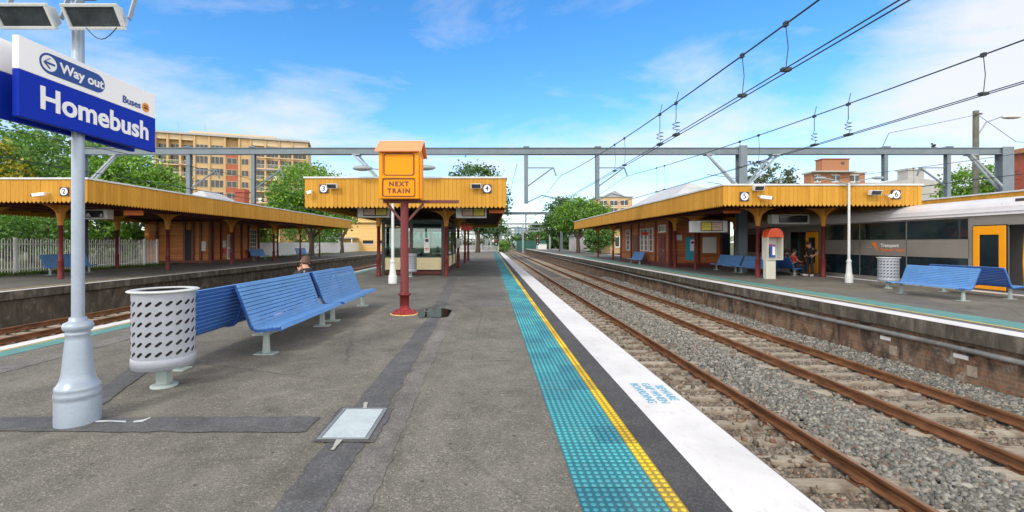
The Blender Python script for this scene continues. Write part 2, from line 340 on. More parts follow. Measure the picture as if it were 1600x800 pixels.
L_BRIGHT = leafmat('leaves_bright', (0.079, 0.175, 0.032, 1), (0.184, 0.367, 0.052, 1), (0.333, 0.507, 0.070, 1))
L_MID = leafmat('leaves_mid', (0.054, 0.133, 0.034, 1), (0.128, 0.272, 0.058, 1), (0.221, 0.374, 0.085, 1))
L_DARK = leafmat('leaves_dark', (0.038, 0.088, 0.032, 1), (0.088, 0.184, 0.049, 1), (0.149, 0.263, 0.070, 1))
L_YEL = leafmat('leaves_yellow_bloom', (0.121, 0.162, 0.027, 1), (0.459, 0.378, 0.041, 1), (0.675, 0.513, 0.068, 1))
L_GREY = leafmat('leaves_grey', (0.068, 0.098, 0.060, 1), (0.150, 0.195, 0.112, 1), (0.255, 0.285, 0.180, 1))
L_GRASS = leafmat('grass_blades', (0.04, 0.09, 0.015, 1), (0.10, 0.18, 0.03, 1), (0.20, 0.22, 0.06, 1))
M_GROUND = mat('soil_and_grass', (0.10, 0.12, 0.05, 1), 0.95, var=0.4, vs=0.3, fine=8)

# ------------------------------------------------------------------ geometry
class MB:
    def __init__(s): s.v = []; s.f = []; s.m = []; s.sm = []
    def add(s, vs, fs, m=0, smooth=False):
        o = len(s.v); s.v += [tuple(p) for p in vs]
        for f in fs: s.f.append(tuple(i + o for i in f)); s.m.append(m); s.sm.append(smooth)
        return s
    def box(s, x0, x1, y0, y1, z0, z1, m=0):
        return s.add([(x0, y0, z0), (x1, y0, z0), (x1, y1, z0), (x0, y1, z0), (x0, y0, z1), (x1, y0, z1), (x1, y1, z1), (x0, y1, z1)],
                     [(0, 3, 2, 1), (4, 5, 6, 7), (0, 1, 5, 4), (1, 2, 6, 5), (2, 3, 7, 6), (3, 0, 4, 7)], m)
    def bar(s, p0, p1, w, h, m=0, up=(0, 0, 1)):
        p0 = Vector(p0); p1 = Vector(p1); d = (p1 - p0).normalized(); u = Vector(up)
        if abs(d.dot(u)) > 0.98: u = Vector((0, 1, 0))
        a = d.cross(u).normalized(); b = a.cross(d).normalized()
        vs = [p + a * (sx * w / 2) + b * (sz * h / 2) for p in (p0, p1) for sx, sz in ((-1, -1), (1, -1), (1, 1), (-1, 1))]
        return s.add(vs, [(0, 1, 2, 3), (7, 6, 5, 4), (0, 4, 5, 1), (1, 5, 6, 2), (2, 6, 7, 3), (3, 7, 4, 0)], m)
    def cyl(s, p0, p1, r0, r1=None, n=12, m=0, caps=True):
        r1 = r0 if r1 is None else r1
        p0 = Vector(p0); p1 = Vector(p1); d = (p1 - p0).normalized()
        u = Vector((0, 0, 1)) if abs(d.z) < 0.9 else Vector((1, 0, 0))
        a = d.cross(u).normalized(); b = d.cross(a).normalized(); vs = []
        for p, r in ((p0, r0), (p1, r1)):
            for i in range(n):
                t = 2 * PI * i / n; vs.append(p + a * (r * math.cos(t)) + b * (r * math.sin(t)))
        s.add(vs, [(i, n + i, n + (i + 1) % n, (i + 1) % n) for i in range(n)], m, True)
        if caps:
            s.add(vs[:n], [tuple(range(n))], m); s.add(vs[n:], [tuple(reversed(range(n)))], m)
        return s
    def tube(s, pts, r, n=6, m=0):
        pts = [Vector(p) for p in pts]; vs = []; k = len(pts)
        rs = r if isinstance(r, (list, tuple)) else [r] * k
        for i, p in enumerate(pts):
            d = (pts[min(i + 1, k - 1)] - pts[max(i - 1, 0)])
            d = d.normalized() if d.length > 1e-9 else Vector((0, 0, 1))
            u = Vector((0, 0, 1)) if abs(d.z) < 0.9 else Vector((1, 0, 0))
            a = d.cross(u).normalized(); b = d.cross(a).normalized()
            for j in range(n):
                t = 2 * PI * j / n; vs.append(p + a * (rs[i] * math.cos(t)) + b * (rs[i] * math.sin(t)))
        fs = [(i * n + j, (i + 1) * n + j, (i + 1) * n + (j + 1) % n, i * n + (j + 1) % n) for i in range(k - 1) for j in range(n)]
        s.add(vs, fs, m, True); s.add(vs[:n], [tuple(range(n))], m); s.add(vs[-n:], [tuple(reversed(range(n)))], m)
        return s
    def lathe(s, prof, c=(0, 0, 0), n=24, m=0, smooth=True, cap=True):
        vs = [(c[0] + r * math.cos(2 * PI * j / n), c[1] + r * math.sin(2 * PI * j / n), c[2] + z) for r, z in prof for j in range(n)]
        fs = [(i * n + j, i * n + (j + 1) % n, (i + 1) * n + (j + 1) % n, (i + 1) * n + j) for i in range(len(prof) - 1) for j in range(n)]
        s.add(vs, fs, m, smooth)
        if cap:
            s.add(vs[-n:], [tuple(range(n))], m); s.add(vs[:n], [tuple(reversed(range(n)))], m)
        return s
    def prism(s, poly, a0, a1, axis='y', m=0):
        def P(p, a): return {'y': (p[0], a, p[1]), 'x': (a, p[0], p[1]), 'z': (p[0], p[1], a)}[axis]
        n = len(poly); vs = [P(p, a0) for p in poly] + [P(p, a1) for p in poly]
        return s.add(vs, [tuple(range(n)), tuple(reversed(range(n, 2 * n)))] + [(i, n + i, n + (i + 1) % n, (i + 1) % n) for i in range(n)], m)
    def ell(s, c, r, m=0, nu=14, nv=9, rot=None):
        vs = []
        for i in range(nv + 1):
            p = PI * i / nv
            for j in range(nu):
                t = 2 * PI * j / nu; q = Vector((r[0] * math.sin(p) * math.cos(t), r[1] * math.sin(p) * math.sin(t), r[2] * math.cos(p)))
                if rot is not None: q = rot @ q
                vs.append(Vector(c) + q)
        return s.add(vs, [(i * nu + j, (i + 1) * nu + j, (i + 1) * nu + (j + 1) % nu, i * nu + (j + 1) % nu) for i in range(nv) for j in range(nu)], m, True)
    def mesh(s, name, mats, off=(0, 0, 0)):
        me = bpy.data.meshes.new(name)
        o = off; me.from_pydata([(p[0] - o[0], p[1] - o[1], p[2] - o[2]) for p in s.v], [], s.f)
        for m in (mats if isinstance(mats, (list, tuple)) else [mats]): me.materials.append(m)
        me.polygons.foreach_set('material_index', s.m); me.polygons.foreach_set('use_smooth', s.sm)
        bm = bmesh.new(); bm.from_mesh(me); bmesh.ops.recalc_face_normals(bm, faces=bm.faces); bm.to_mesh(me); bm.free()
        me.update(); return me
    def build(s, name, mats, parent=None, bevel=0.0, local=False, seg=2):
        off = (0, 0, 0)
        if parent is not None and not local: off = world_loc(parent)
        me = s.mesh(name, mats, off); return link(name, me, parent, bevel, seg)
def world_loc(o):
    l = Vector((0, 0, 0))
    while o is not None: l = l + o.location; o = o.parent
    return l
def link(name, data, parent=None, bevel=0.0, seg=2):
    o = bpy.data.objects.new(name, data); COL.objects.link(o)
    if parent is not None: o.parent = parent
    if bevel:
        b = o.modifiers.new('bevel', 'BEVEL'); b.width = bevel; b.segments = seg; b.limit_method = 'ANGLE'; b.angle_limit = R(35)
    return o
def thing(name, label, cat, loc=(0, 0, 0), rotz=0.0, group=None):
    o = bpy.data.objects.new(name, None); o.empty_display_size = 0.2; COL.objects.link(o)
    o.location = loc; o.rotation_euler = (0, 0, rotz); o['label'] = label; o['category'] = cat
    if group: o['group'] = group
    return o
def tag(o, label, cat, group=None):
    o['label'] = label; o['category'] = cat
    if group: o['group'] = group
    return o
def struct(o, kind='structure'): o['kind'] = kind; return o
def kids(o): return [c for c in bpy.data.objects if c.parent == o]
def dup(root, loc, rotz=None, label=None, parent=None):
    r = root.copy(); COL.objects.link(r); r.location = loc
    if parent is not None: r.parent = parent
    if rotz is not None: r.rotation_euler = (0, 0, rotz)
    if label: r['label'] = label
    for c in kids(root): dup(c, c.location, None, None, r)
    return r
def fastmesh(name, V, F, m):
    me = bpy.data.meshes.new(name); nv = len(V); nf, k = F.shape
    me.vertices.add(nv); me.vertices.foreach_set('co', V.astype(np.float32).ravel())
    me.loops.add(nf * k); me.loops.foreach_set('vertex_index', F.astype(np.int32).ravel())
    me.polygons.add(nf); me.polygons.foreach_set('loop_start', np.arange(0, nf * k, k, dtype=np.int32))
    me.polygons.foreach_set('loop_total', np.full(nf, k, dtype=np.int32))
    me.materials.append(m); me.update(calc_edges=True); return me
def text_obj(body, size, m, parent, origin, right, up, align='CENTER', bold=0.0, depth=0.003, name='lettering', sx=1.0, spacing=1.0):
    """lettering whose baseline runs along right, rising along up, lying at origin"""
    cu = bpy.data.curves.new(name, 'FONT'); cu.body = body; cu.size = size; cu.align_x = align; cu.align_y = 'CENTER'
    cu.extrude = depth; cu.offset = bold; cu.space_character = spacing; cu.resolution_u = 4
    tmp = bpy.data.objects.new(name, cu); COL.objects.link(tmp)
    dg = bpy.context.evaluated_depsgraph_get(); me = bpy.data.meshes.new_from_object(tmp.evaluated_get(dg))
    bpy.data.objects.remove(tmp); bpy.data.curves.remove(cu)
    r = Vector(right).normalized(); u = Vector(up).normalized(); n = r.cross(u)
    off = world_loc(parent) if parent else Vector((0, 0, 0))
    M = Matrix(((r.x * sx, u.x, n.x, origin[0] - off.x), (r.y * sx, u.y, n.y, origin[1] - off.y), (r.z * sx, u.z, n.z, origin[2] - off.z), (0, 0, 0, 1)))
    me.transform(M); me.materials.clear(); me.materials.append(m)
    return link(name, me, parent)

# ------------------------------------------------------------------ camera
F = 680.0
cam = bpy.data.cameras.new('camera'); cam.sensor_width = 36.0; cam.lens = 36.0 * F / 1600
cam.shift_x = (800 - 766) / 1600; cam.shift_y = (379 - 400) / 1600; cam.clip_start = 0.05; cam.clip_end = 6000
co = bpy.data.objects.new('camera', cam); co.location = (0, 0, 1.6); co.rotation_euler = (R(90), 0, 0); COL.objects.link(co)
scene.camera = co
def G(x, y):
    Y = 1088.0 / (y - 379.0); return ((x - 766) / F * Y, Y)

# ------------------------------------------------------------------ setting
def sheet(name, pts, z, m, parent=None, kind='structure', sub=0):
    mb = MB(); mb.add([(p[0], p[1], z) for p in pts], [tuple(range(len(pts)))])
    o = mb.build(name, m, parent)
    if parent is None: struct(o, kind)
    return o
def rect(x0, x1, y0, y1): return [(x0, y0), (x1, y0), (x1, y1), (x0, y1)]
sheet('ground', rect(-3000, 3000, -200, 5000), -1.34, M_GROUND)
def slab(name, x0, x1, y0, y1, z0, z1, m):
    return struct(MB().box(x0, x1, y0, y1, z0, z1).build(name, m))
# land beside the line
slab('ground', -900, -23.05, -20, 900, -1.33, -0.03, M_GROUND)
slab('ground', 31.1, 900, -20, 900, -1.33, -0.06, M_GROUND)
BALZ = -1.215
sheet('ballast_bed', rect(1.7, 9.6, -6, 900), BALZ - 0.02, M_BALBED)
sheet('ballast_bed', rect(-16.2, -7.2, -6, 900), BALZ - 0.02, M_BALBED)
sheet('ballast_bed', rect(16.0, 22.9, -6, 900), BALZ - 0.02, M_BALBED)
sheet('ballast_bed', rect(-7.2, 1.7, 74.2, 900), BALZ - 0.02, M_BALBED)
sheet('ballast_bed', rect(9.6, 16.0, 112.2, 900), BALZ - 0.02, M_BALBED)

def platform(x0, x1, y0, y1, edges, top, wallm=None):
    p = slab('platform', x0 + 0.16, x1 - 0.16, y0, y1, -1.33, -0.004, wallm or M_PLATBRICK)
    sheet('surface', rect(x0 + 0.001, x1 - 0.001, y0, y1), 0.0, top, p)
    for e in edges:
        xa = (x1 - 0.3, x1) if e > 0 else (x0, x0 + 0.3)
        cp = MB(); y = y0; random.seed(int(x0 * 10) + 3)
        while y < min(y1, 75):
            l = random.uniform(1.7, 1.9); y2 = min(y + l, y1); d = random.uniform(-0.006, 0.006)
            cp.box(xa[0] + (d if e < 0 else 0), xa[1] + (d if e > 0 else 0), y + 0.004, y2 - 0.004, -0.29 + random.uniform(-0.012, 0.012), -0.0045)
            y = y2
        if y < y1: cp.box(xa[0], xa[1], y, y1, -0.29, -0.0045)
        cp.build('coping', M_COPING, p, bevel=0.012)
    return p
platA = platform(-7.52, 2.0, -6, 74, (-1, 1), M_ASPH)
platB = platform(8.93, 16.35, -6, 112, (-1, 1), M_ASPHG)
platC = platform(-23.0, -15.7, -6, 95, (1,), M_ASPHG, M_PLATDARK)
platD = platform(22.9, 31, -6, 95, (-1,), M_ASPHG)
def mark(name, x0, x1, y0, y1, m, z=0.004): return struct(sheet(name, rect(x0, x1, y0, y1), z, m))
mark('edge_strip', 1.44, 1.985, -6, 74, M_WHITE)
mark('edge_gap_paving', 1.183, 1.437, -6, 74, M_GAP)
mark('edge_strip', -7.5, -7.24, -6, 74, M_WHITE)
mark('edge_line', -7.21, -7.165, -6, 74, M_YELP)
mark('tactile_strip', -7.15, -6.82, -6, 74, M_TEALP)
mark('edge_strip', 8.95, 9.42, -6, 112, M_WHITE)
mark('edge_line', 9.70, 9.79, -6, 112, M_YELP)
mark('tactile_strip', 9.80, 10.55, -6, 60, M_TEALP)
mark('edge_strip', 15.85, 16.33, -6, 112, M_WHITE)
mark('edge_strip', -16.02, -15.72, -6, 95, M_WHITE)
mark('edge_line', -16.5, -16.4, -6, 95, M_YELP)
mark('edge_strip', 22.92, 23.4, -6, 95, M_WHITE)
# tactile paving of platform 4 with real domes
PIT = 0.0525
X0T = 1.18 - 12 * PIT
def domes(c0, c1, y0, y1, mbase, mdome, name):
    mb = MB(); mb.box(X0T + c0 * PIT + 0.001, X0T + c1 * PIT - 0.001, -6, 74, 0.0, 0.005)
    o = mb.build(name, mbase); struct(o)
    n = 10; ys = np.arange(y0, y1, PIT); xs = X0T + (np.arange(c0, c1) + 0.5) * PIT
    X, Y = np.meshgrid(xs, ys); X = X.ravel(); Y = Y.ravel(); k = len(X)
    a = np.arange(n) * 2 * PI / n; prof = [(0.0175, 0.004), (0.0165, 0.0075), (0.0125, 0.0095)]
    V = np.zeros((k, 3 * n + 0, 3))
    for i, (r, z) in enumerate(prof):
        V[:, i * n:(i + 1) * n, 0] = X[:, None] + r * np.cos(a); V[:, i * n:(i + 1) * n, 1] = Y[:, None] + r * np.sin(a); V[:, i * n:(i + 1) * n, 2] = z
    q = [(i * n + j, i * n + (j + 1) % n, (i + 1) * n + (j + 1) % n, (i + 1) * n + j) for i in range(2) for j in range(n)]
    q += [(2 * n, 2 * n + 1 + 2 * j, 2 * n + 2 + 2 * j, 2 * n + 3 + 2 * j) for j in range(4)]
    q = np.array(q[:20] + [(20, 21, 22, 23), (20, 23, 24, 25), (20, 25, 26, 27), (20, 27, 28, 29)])
    Fc = (np.arange(k)[:, None, None] * 30 + q[None]).reshape(-1, 4)
    d = link('domes', fastmesh('domes', V.reshape(-1, 3), Fc, mdome), o); d['kind'] = 'stuff'
domes(0, 10, 1.6, 34, M_TEAL, M_TEALDOT, 'tactile_paving')
domes(10, 12, 1.6, 34, M_YEL, M_YELDOT, 'tactile_paving')
# asphalt repairs and trenches on platform 3/4
def ragged(pts, z, m, name='asphalt_patch', amp=0.016, step=0.11):
    out = []
    for i, p in enumerate(pts):
        q = pts[(i + 1) % len(pts)]; L = math.dist(p, q); n = max(1, int(L / step))
        for k in range(n):
            t = k / n; out.append((p[0] + (q[0] - p[0]) * t + random.uniform(-amp, amp), p[1] + (q[1] - p[1]) * t + random.uniform(-amp, amp)))
    return sheet(name, out, z, m)
random.seed(5)
ragged([(-1.31, -2), (-1.0, -2), (-1.0, 2.7), (-1.0, 5), (-1.06, 9.5), (-1.12, 11), (-1.5, 20.2), (-1.85, 20.2), (-1.43, 11), (-1.33, 9), (-1.34, 5), (-1.31, 3)], 0.004, M_PATCH)
ragged([(-0.965, -2), (-0.71, -2), (-0.73, 3.2), (-0.77, 5), (-0.78, 9.8), (-0.98, 9.8), (-0.96, 5)], 0.004, M_PATCH2)
ragged([(-6.7, 3.70), (-1.55, 3.66), (-1.55, 3.99), (-6.7, 3.97)], 0.008, M_PATCH)
ragged([G(150, 612), G(160, 634), G(236, 577), G(212, 569)], 0.008, M_PATCH)
ragged([(-6.35, 1), (-6.02, 1), (-5.95, 8.5), (-5.9, 17), (-6.3, 17), (-6.34, 8.5)], 0.004, M_PATCH2)
ragged([(-5.4, 11.2), (-2.55, 10.75), (-2.5, 10.0), (-0.8, 10.0), (-0.75, 10.9), (0.45, 10.9), (0.45, 30), (-5.4, 30)], 0.002, M_ASPHG, amp=0.02)
ragged([(-1.44, 3.47), (-0.945, 3.46), (-0.92, 4.19), (-1.44, 4.20)], 0.012, M_PATCH, amp=0.02, step=0.1)
ragged([(9.6, 3), (16.3, 3), (16.3, 14.0), (13.2, 13.4), (11.2, 10.6)], 0.002, M_ASPH, amp=0.05)
ragged([(10.6, 14), (16.2, 14.2), (16.2, 21), (10.6, 21.5)], 0.003, M_ASPH, amp=0.04)
# white paint drips
ragged([G(150, 658), G(150, 662), G(172, 661), G(197, 662), G(197, 659.5), G(172, 659)], 0.0125, M_CAPPING, 'paint_mark', 0.006, 0.05)
ragged([G(207, 660), G(208, 662.5), G(222, 661), G(236, 655), G(238, 653.5), G(222, 658)], 0.0125, M_CAPPING, 'paint_mark', 0.006, 0.05)
ragged([G(569, 631), G(566, 643), G(572, 643), G(575, 631)], 0.0165, M_CONC, 'paint_mark', 0.006, 0.05)
ragged([G(527, 689), G(517, 706), G(522, 706), G(537, 688)], 0.0165, M_CONC, 'paint_mark', 0.006, 0.05)
# puddle beside the footing
pud = [G(654, 488), G(661, 484.5), G(672, 484), G(680, 485), G(688, 482), G(696, 483), G(706, 485), G(703, 491), G(700, 495.5), G(688, 496.5), G(678, 497), G(668, 496), G(657, 497.5), G(652, 493)]
sheet('puddle', pud, 0.0145, M_PUDDLE)
# stencilled warning on the white strip; reads for a passenger facing the track
stn = sheet('stencil_marking', [(1.56, 4.28), (1.92, 4.28), (1.92, 4.96), (1.56, 4.96)], 0.0055, M_WHITE)
for tx, xx in (('BEWARE', 1.865), ('GAP WHEN', 1.74), ('BOARDING', 1.615)):
    text_obj(tx, 0.125, M_STENCIL, stn, (xx, 4.62, 0.0085), (0, -1, 0), (1, 0, 0), bold=0.0008, depth=0.0008, sx=0.95)

# ------------------------------------------------------------------ tracks
RZ = -1.02
def rail_prof(x):
    return [(x - 0.07, RZ - 0.16), (x + 0.07, RZ - 0.16), (x + 0.07, RZ - 0.147), (x + 0.012, RZ - 0.125), (x + 0.010, RZ - 0.048), (x + 0.036, RZ - 0.038),
            (x + 0.036, RZ - 0.008), (x + 0.028, RZ), (x - 0.028, RZ), (x - 0.036, RZ - 0.008), (x - 0.036, RZ - 0.038), (x - 0.010, RZ - 0.048), (x - 0.012, RZ - 0.125), (x - 0.07, RZ - 0.147)]
def sleeper_mesh(detail=True):
    mb = MB(); mb.box(-1.27, 1.27, -0.115, 0.115, -0.20, 0.0)
    if detail:
        for s in (-0.7525, 0.7525):
            mb.box(s - 0.15, s + 0.15, -0.085, 0.085, 0.0, 0.012, 1)
            for sg in (-1, 1):
                mb.cyl((s + sg * 0.105, -0.05, 0.03), (s + sg * 0.105, 0.05, 0.03), 0.02, n=8, m=1)
                mb.tube([(s + sg * 0.07, 0.055, 0.035), (s + sg * 0.13, 0.06, 0.05), (s + sg * 0.13, -0.06, 0.05), (s + sg * 0.07, -0.055, 0.035)], 0.011, 5, 1)
    return mb.mesh('sleeper', [M_SLEEPER, M_RAIL])
SLM = sleeper_mesh()
def track(xc, y0, y1, n_ind, ystart, label=None, pitch=0.565):
    t = bpy.data.objects.new('railway_track', None); COL.objects.link(t); t.location = (xc, 0, 0); struct(t)
    for s in (-0.7525, 0.7525):
        mb = MB(); mb.prism(rail_prof(xc + s), y0, y1, 'y')
        mb.box(xc + s - 0.027, xc + s + 0.027, y0, y1, RZ + 0.0005, RZ + 0.002, 1)
        mb.build('rail', [M_RAIL, M_RAILTOP], t)
    random.seed(int(xc * 7) + 1)
    y = ystart
    for k in range(n_ind):
        o = link('sleeper', SLM, t); o.location = (random.uniform(-0.03, 0.03), y + random.uniform(-0.02, 0.02), RZ - 0.172 + random.uniform(-0.008, 0.006)); o.rotation_euler = (0, 0, random.uniform(-0.012, 0.012))
        y += pitch
    mb = MB()
    while y < 160: mb.box(xc - 1.27, xc + 1.27, y - 0.115, y + 0.115, -1.3, RZ - 0.172); y += pitch
    o = mb.build('sleeper', M_SLEEPER, t); o['kind'] = 'stuff'
    return t
track(3.60, -6, 420, 90, 2.2)
track(7.25, -6, 420, 90, 3.6)
track(-9.15, -6, 420, 50, 5.0)
track(-14.1, -6, 420, 50, 9.0)
track(18.0, -6, 420, 20, 9.0)
# loose stones of the ballast
def stones(name, regs):
    P = []; Rr = []
    for (x0, x1, y0, y1, n, r0, r1) in regs:
        x = rng.uniform(x0, x1, n); y = rng.uniform(y0, y1, n); P.append(np.stack([x, y], 1)); Rr.append(rng.uniform(r0, r1, n))
    P = np.concatenate(P); r = np.concatenate(Rr)
    keep = P[:, 0] < 1.36 * P[:, 1] + 1.0
    x, y = P[:, 0], P[:, 1]
    h = np.full(len(x), -1.20)
    for xc, ys in ((3.60, 2.2), (7.25, 3.6)):
        dx = np.abs(x - xc)
        ph = np.abs(((y - ys) / 0.565 + 0.5) % 1 - 0.5) * 0.565
        on = (dx < 1.24) & (ph < 0.118 + 0.55 * r); onn = on & (rng.random(len(x)) > (0.97 if xc > 5 else 0.955))
        keep &= ~(on & ~onn)
        keep &= ~(np.abs(dx - 0.7525) < 0.085)
        edge = np.clip((dx - 0.95) / 0.4, 0, 1)
        inn = dx < 1.3
        h = np.where(inn & ~on, -1.262 + 0.02 * rng.random(len(x)) + 0.05 * edge, h)
        h = np.where(onn, -1.185, h)
    m1 = np.clip((x - 4.80) / 0.3, 0, 1) * np.clip((6.02 - x) / 0.3, 0, 1)
    h = h + m1 * (0.062 + 0.018 * np.sin(y * 2.1 + x * 3) + 0.025 * rng.random(len(x)))
    h = h + np.clip((x - 8.35) / 0.7, 0, 1) * (0.10 + 0.03 * rng.random(len(x)))
    x, y, r, h = x[keep], y[keep], r[keep], h[keep]; k = len(x)
    cube = np.array([(-1, -1, -1), (1, -1, -1), (1, 1, -1), (-1, 1, -1), (-1, -1, 1), (1, -1, 1), (1, 1, 1), (-1, 1, 1)], float) * 0.62
    V = cube[None] * rng.uniform(0.62, 1.15, (k, 1, 3)) + rng.uniform(-0.34, 0.34, (k, 8, 3))
    q = rng.normal(size=(k, 4)); q /= np.linalg.norm(q, axis=1)[:, None]; w, a, b, c = q.T
    Rm = np.stack([1 - 2 * (b * b + c * c), 2 * (a * b - c * w), 2 * (a * c + b * w), 2 * (a * b + c * w), 1 - 2 * (a * a + c * c), 2 * (b * c - a * w), 2 * (a * c - b * w), 2 * (b * c + a * w), 1 - 2 * (a * a + b * b)], 1).reshape(k, 3, 3)
    V = np.einsum('kij,knj->kni', Rm, V) * r[:, None, None]
    V[:, :, 0] += x[:, None]; V[:, :, 1] += y[:, None]; V[:, :, 2] += (h + 0.25 * r * rng.uniform(-1, 1, k))[:, None]
    q = np.array([(0, 3, 2, 1), (4, 5, 6, 7), (0, 1, 5, 4), (1, 2, 6, 5), (2, 3, 7, 6), (3, 0, 4, 7)])
    Fc = (np.arange(k)[:, None, None] * 8 + q[None]).reshape(-1, 4)
    return struct(link(name, fastmesh(name, V.reshape(-1, 3), Fc, M_STONE)), 'stuff')
stones('ballast', [(2.1, 9.06, 1.8, 9, 70000, 0.026, 0.050), (2.1, 9.06, 9, 18, 34000, 0.032, 0.055), (2.1, 9.06, 18, 34, 18000, 0.05, 0.075)])
# pipe and tags along the wall of platform 5
pp = MB(); pp.tube([(9.0, y, -0.44 + 0.012 * math.sin(y * 0.9)) for y in np.arange(-2, 70, 1.2)], 0.055, 8)
pipe = pp.build('cable_pipe', mat('pipe_grey_stained', (0.20, 0.205, 0.205, 1), 0.7, var=0.4, vs=2.5, dirt=0.5), None); tag(pipe, 'grey cable pipe running along the stained brick wall below platform 5', 'pipe')
for y in np.arange(1, 70, 2.4): MB().box(8.99, 9.1, y - 0.03, y + 0.03, -0.54, -0.36).build('pipe_clamp', M_COPING, pipe)
for i, (y, z, lb) in enumerate(((10.0, -0.60, 'white plate on the wall below platform 5, farther of two'), (8.4, -0.60, 'white plate on the wall below platform 5, nearer of two'))):
    w = MB().box(9.075, 9.09, y - 0.13, y + 0.13, z - 0.04, z + 0.04).build('wall_plate', M_SIGNWHITE); tag(w, lb, 'plate', 'plates on the platform wall')
    w2 = MB().box(9.082, 9.09, y - 0.28, y - 0.10, z - 0.33, z - 0.13).build('wall_tile', M_SLEEPER); tag(w2, 'square buff tile on the wall below the %s white plate' % ('farther', 'nearer')[i], 'tile', 'tiles on the platform wall')

# ------------------------------------------------------------------ inspection cover
pc = thing('inspection_cover', 'pale metal inspection cover set in the platform asphalt', 'cover', (-1.19, 3.83, 0.016))
mb = MB(); mb.box(-1.40, -0.98, 3.50, 3.525, 0.0165, 0.022).box(-1.40, -0.98, 4.135, 4.16, 0.0165, 0.022).box(-1.40, -1.37, 3.525, 4.135, 0.0165, 0.022).box(-1.01, -0.98, 3.525, 4.135, 0.0165, 0.022)
mb.build('frame', M_PITFR, pc, bevel=0.002)
MB().box(-1.365, -1.015, 3.53, 4.13, 0.0165, 0.021).build('lid', M_PITLID, pc, bevel=0.002)

# ------------------------------------------------------------------ left lamp post with floodlights, and station signs
PX, PY = -3.67, 3.875
lp = thing('lamp_post', 'silver fluted-base lamp post carrying two floodlights, left foreground by the bin', 'lamp post', (PX, PY, 0))
bs = MB(); bs.lathe([(r_ * 0.72, z_) for r_, z_ in [(0.222, 0), (0.222, 0.215), (0.215, 0.235), (0.226, 0.245), (0.228, 0.275), (0.215, 0.295), (0.222, 0.31), (0.218, 0.335), (0.198, 0.35), (0.172, 0.39), (0.155, 0.45), (0.138, 0.60), (0.120, 0.74), (0.112, 0.775), (0.122, 0.785), (0.122, 0.80), (0.112, 0.81), (0.135, 0.825), (0.150, 0.845), (0.150, 0.87), (0.135, 0.89), (0.100, 0.90), (0.085, 0.91), (0.085, 0.935), (0.064, 0.94)]], (PX, PY, 0), 40)
bs.build('base', M_SILVER, lp)
MB().lathe([(0.046, 0.93), (0.045, 2.2), (0.043, 4.35), (0.03, 4.38)], (PX, PY, 0), 28).build('pole', M_SILVER, lp)
arm = MB(); arm.bar((PX - 0.75, PY - 0.03, 3.87), (PX + 0.62, PY - 0.03, 3.87), 0.06, 0.06).box(PX - 0.09, PX + 0.09, PY - 0.09, PY + 0.09, 3.80, 3.94)
arm.build('cross_arm', M_STEELL, lp, bevel=0.005)
def flood(cx, cy, cz):
    T = Matrix.Translation((cx, cy, cz)) @ Matrix.Rotation(R(30), 4, 'X')
    def tr(mb):
        mb.v = [tuple(T @ Vector(p)) for p in mb.v]; return mb
    W, H = 0.222, 0.088
    b = MB(); b.add([(-W, -0.02, -H), (W, -0.02, -H), (W, -0.02, H), (-W, -0.02, H), (-W * 0.8, 0.10, -H * 0.7), (W * 0.8, 0.10, -H * 0.7), (W * 0.8, 0.10, H * 0.7), (-W * 0.8, 0.10, H * 0.7)],
                    [(0, 1, 2, 3), (4, 5, 6, 7), (0, 1, 5, 4), (1, 2, 6, 5), (2, 3, 7, 6), (3, 0, 4, 7)])
    for i in range(6): b.box(-0.15 + i * 0.055, -0.135 + i * 0.055, 0.098, 0.125, -0.055, 0.055)
    h = tr(b).build('floodlight', M_CAPPING, lp, bevel=0.01)
    f = MB(); g = 0.026; w2 = W + 0.012; h2 = H + 0.012
    f.box(-w2, w2, -0.05, -0.021, -h2, -h2 + g).box(-w2, w2, -0.05, -0.021, h2 - g, h2).box(-w2, -w2 + g, -0.05, -0.021, -h2 + g, h2 - g).box(w2 - g, w2, -0.05, -0.021, -h2 + g, h2 - g)
    tr(f).build('bezel', M_CAPPING, h, bevel=0.004)
    tr(MB().box(-w2 + g, w2 - g, -0.036, -0.022, -h2 + g, h2 - g)).build('lens', M_LENS, h)
    br = MB()
    for q in (-1, 1): br.bar((q * (W + 0.025), 0.03, -0.02), (q * (W + 0.025), 0.22, 0.16), 0.035, 0.012, up=(1, 0, 0))
    br.bar((-W - 0.025, 0.22, 0.16), (W + 0.025, 0.22, 0.16), 0.035, 0.012)
    tr(br).build('bracket', M_STEELL, h)
flood(-3.93, 3.70, 3.525); flood(-3.345, 3.70, 3.52)
cb = MB(); cb.tube([(-3.40 + 0.26 * t, 3.66, 3.41 - 0.10 * math.sin(PI * t)) for t in np.linspace(0, 1, 9)], 0.004, 5); cb.build('cable', M_WIRE, lp)

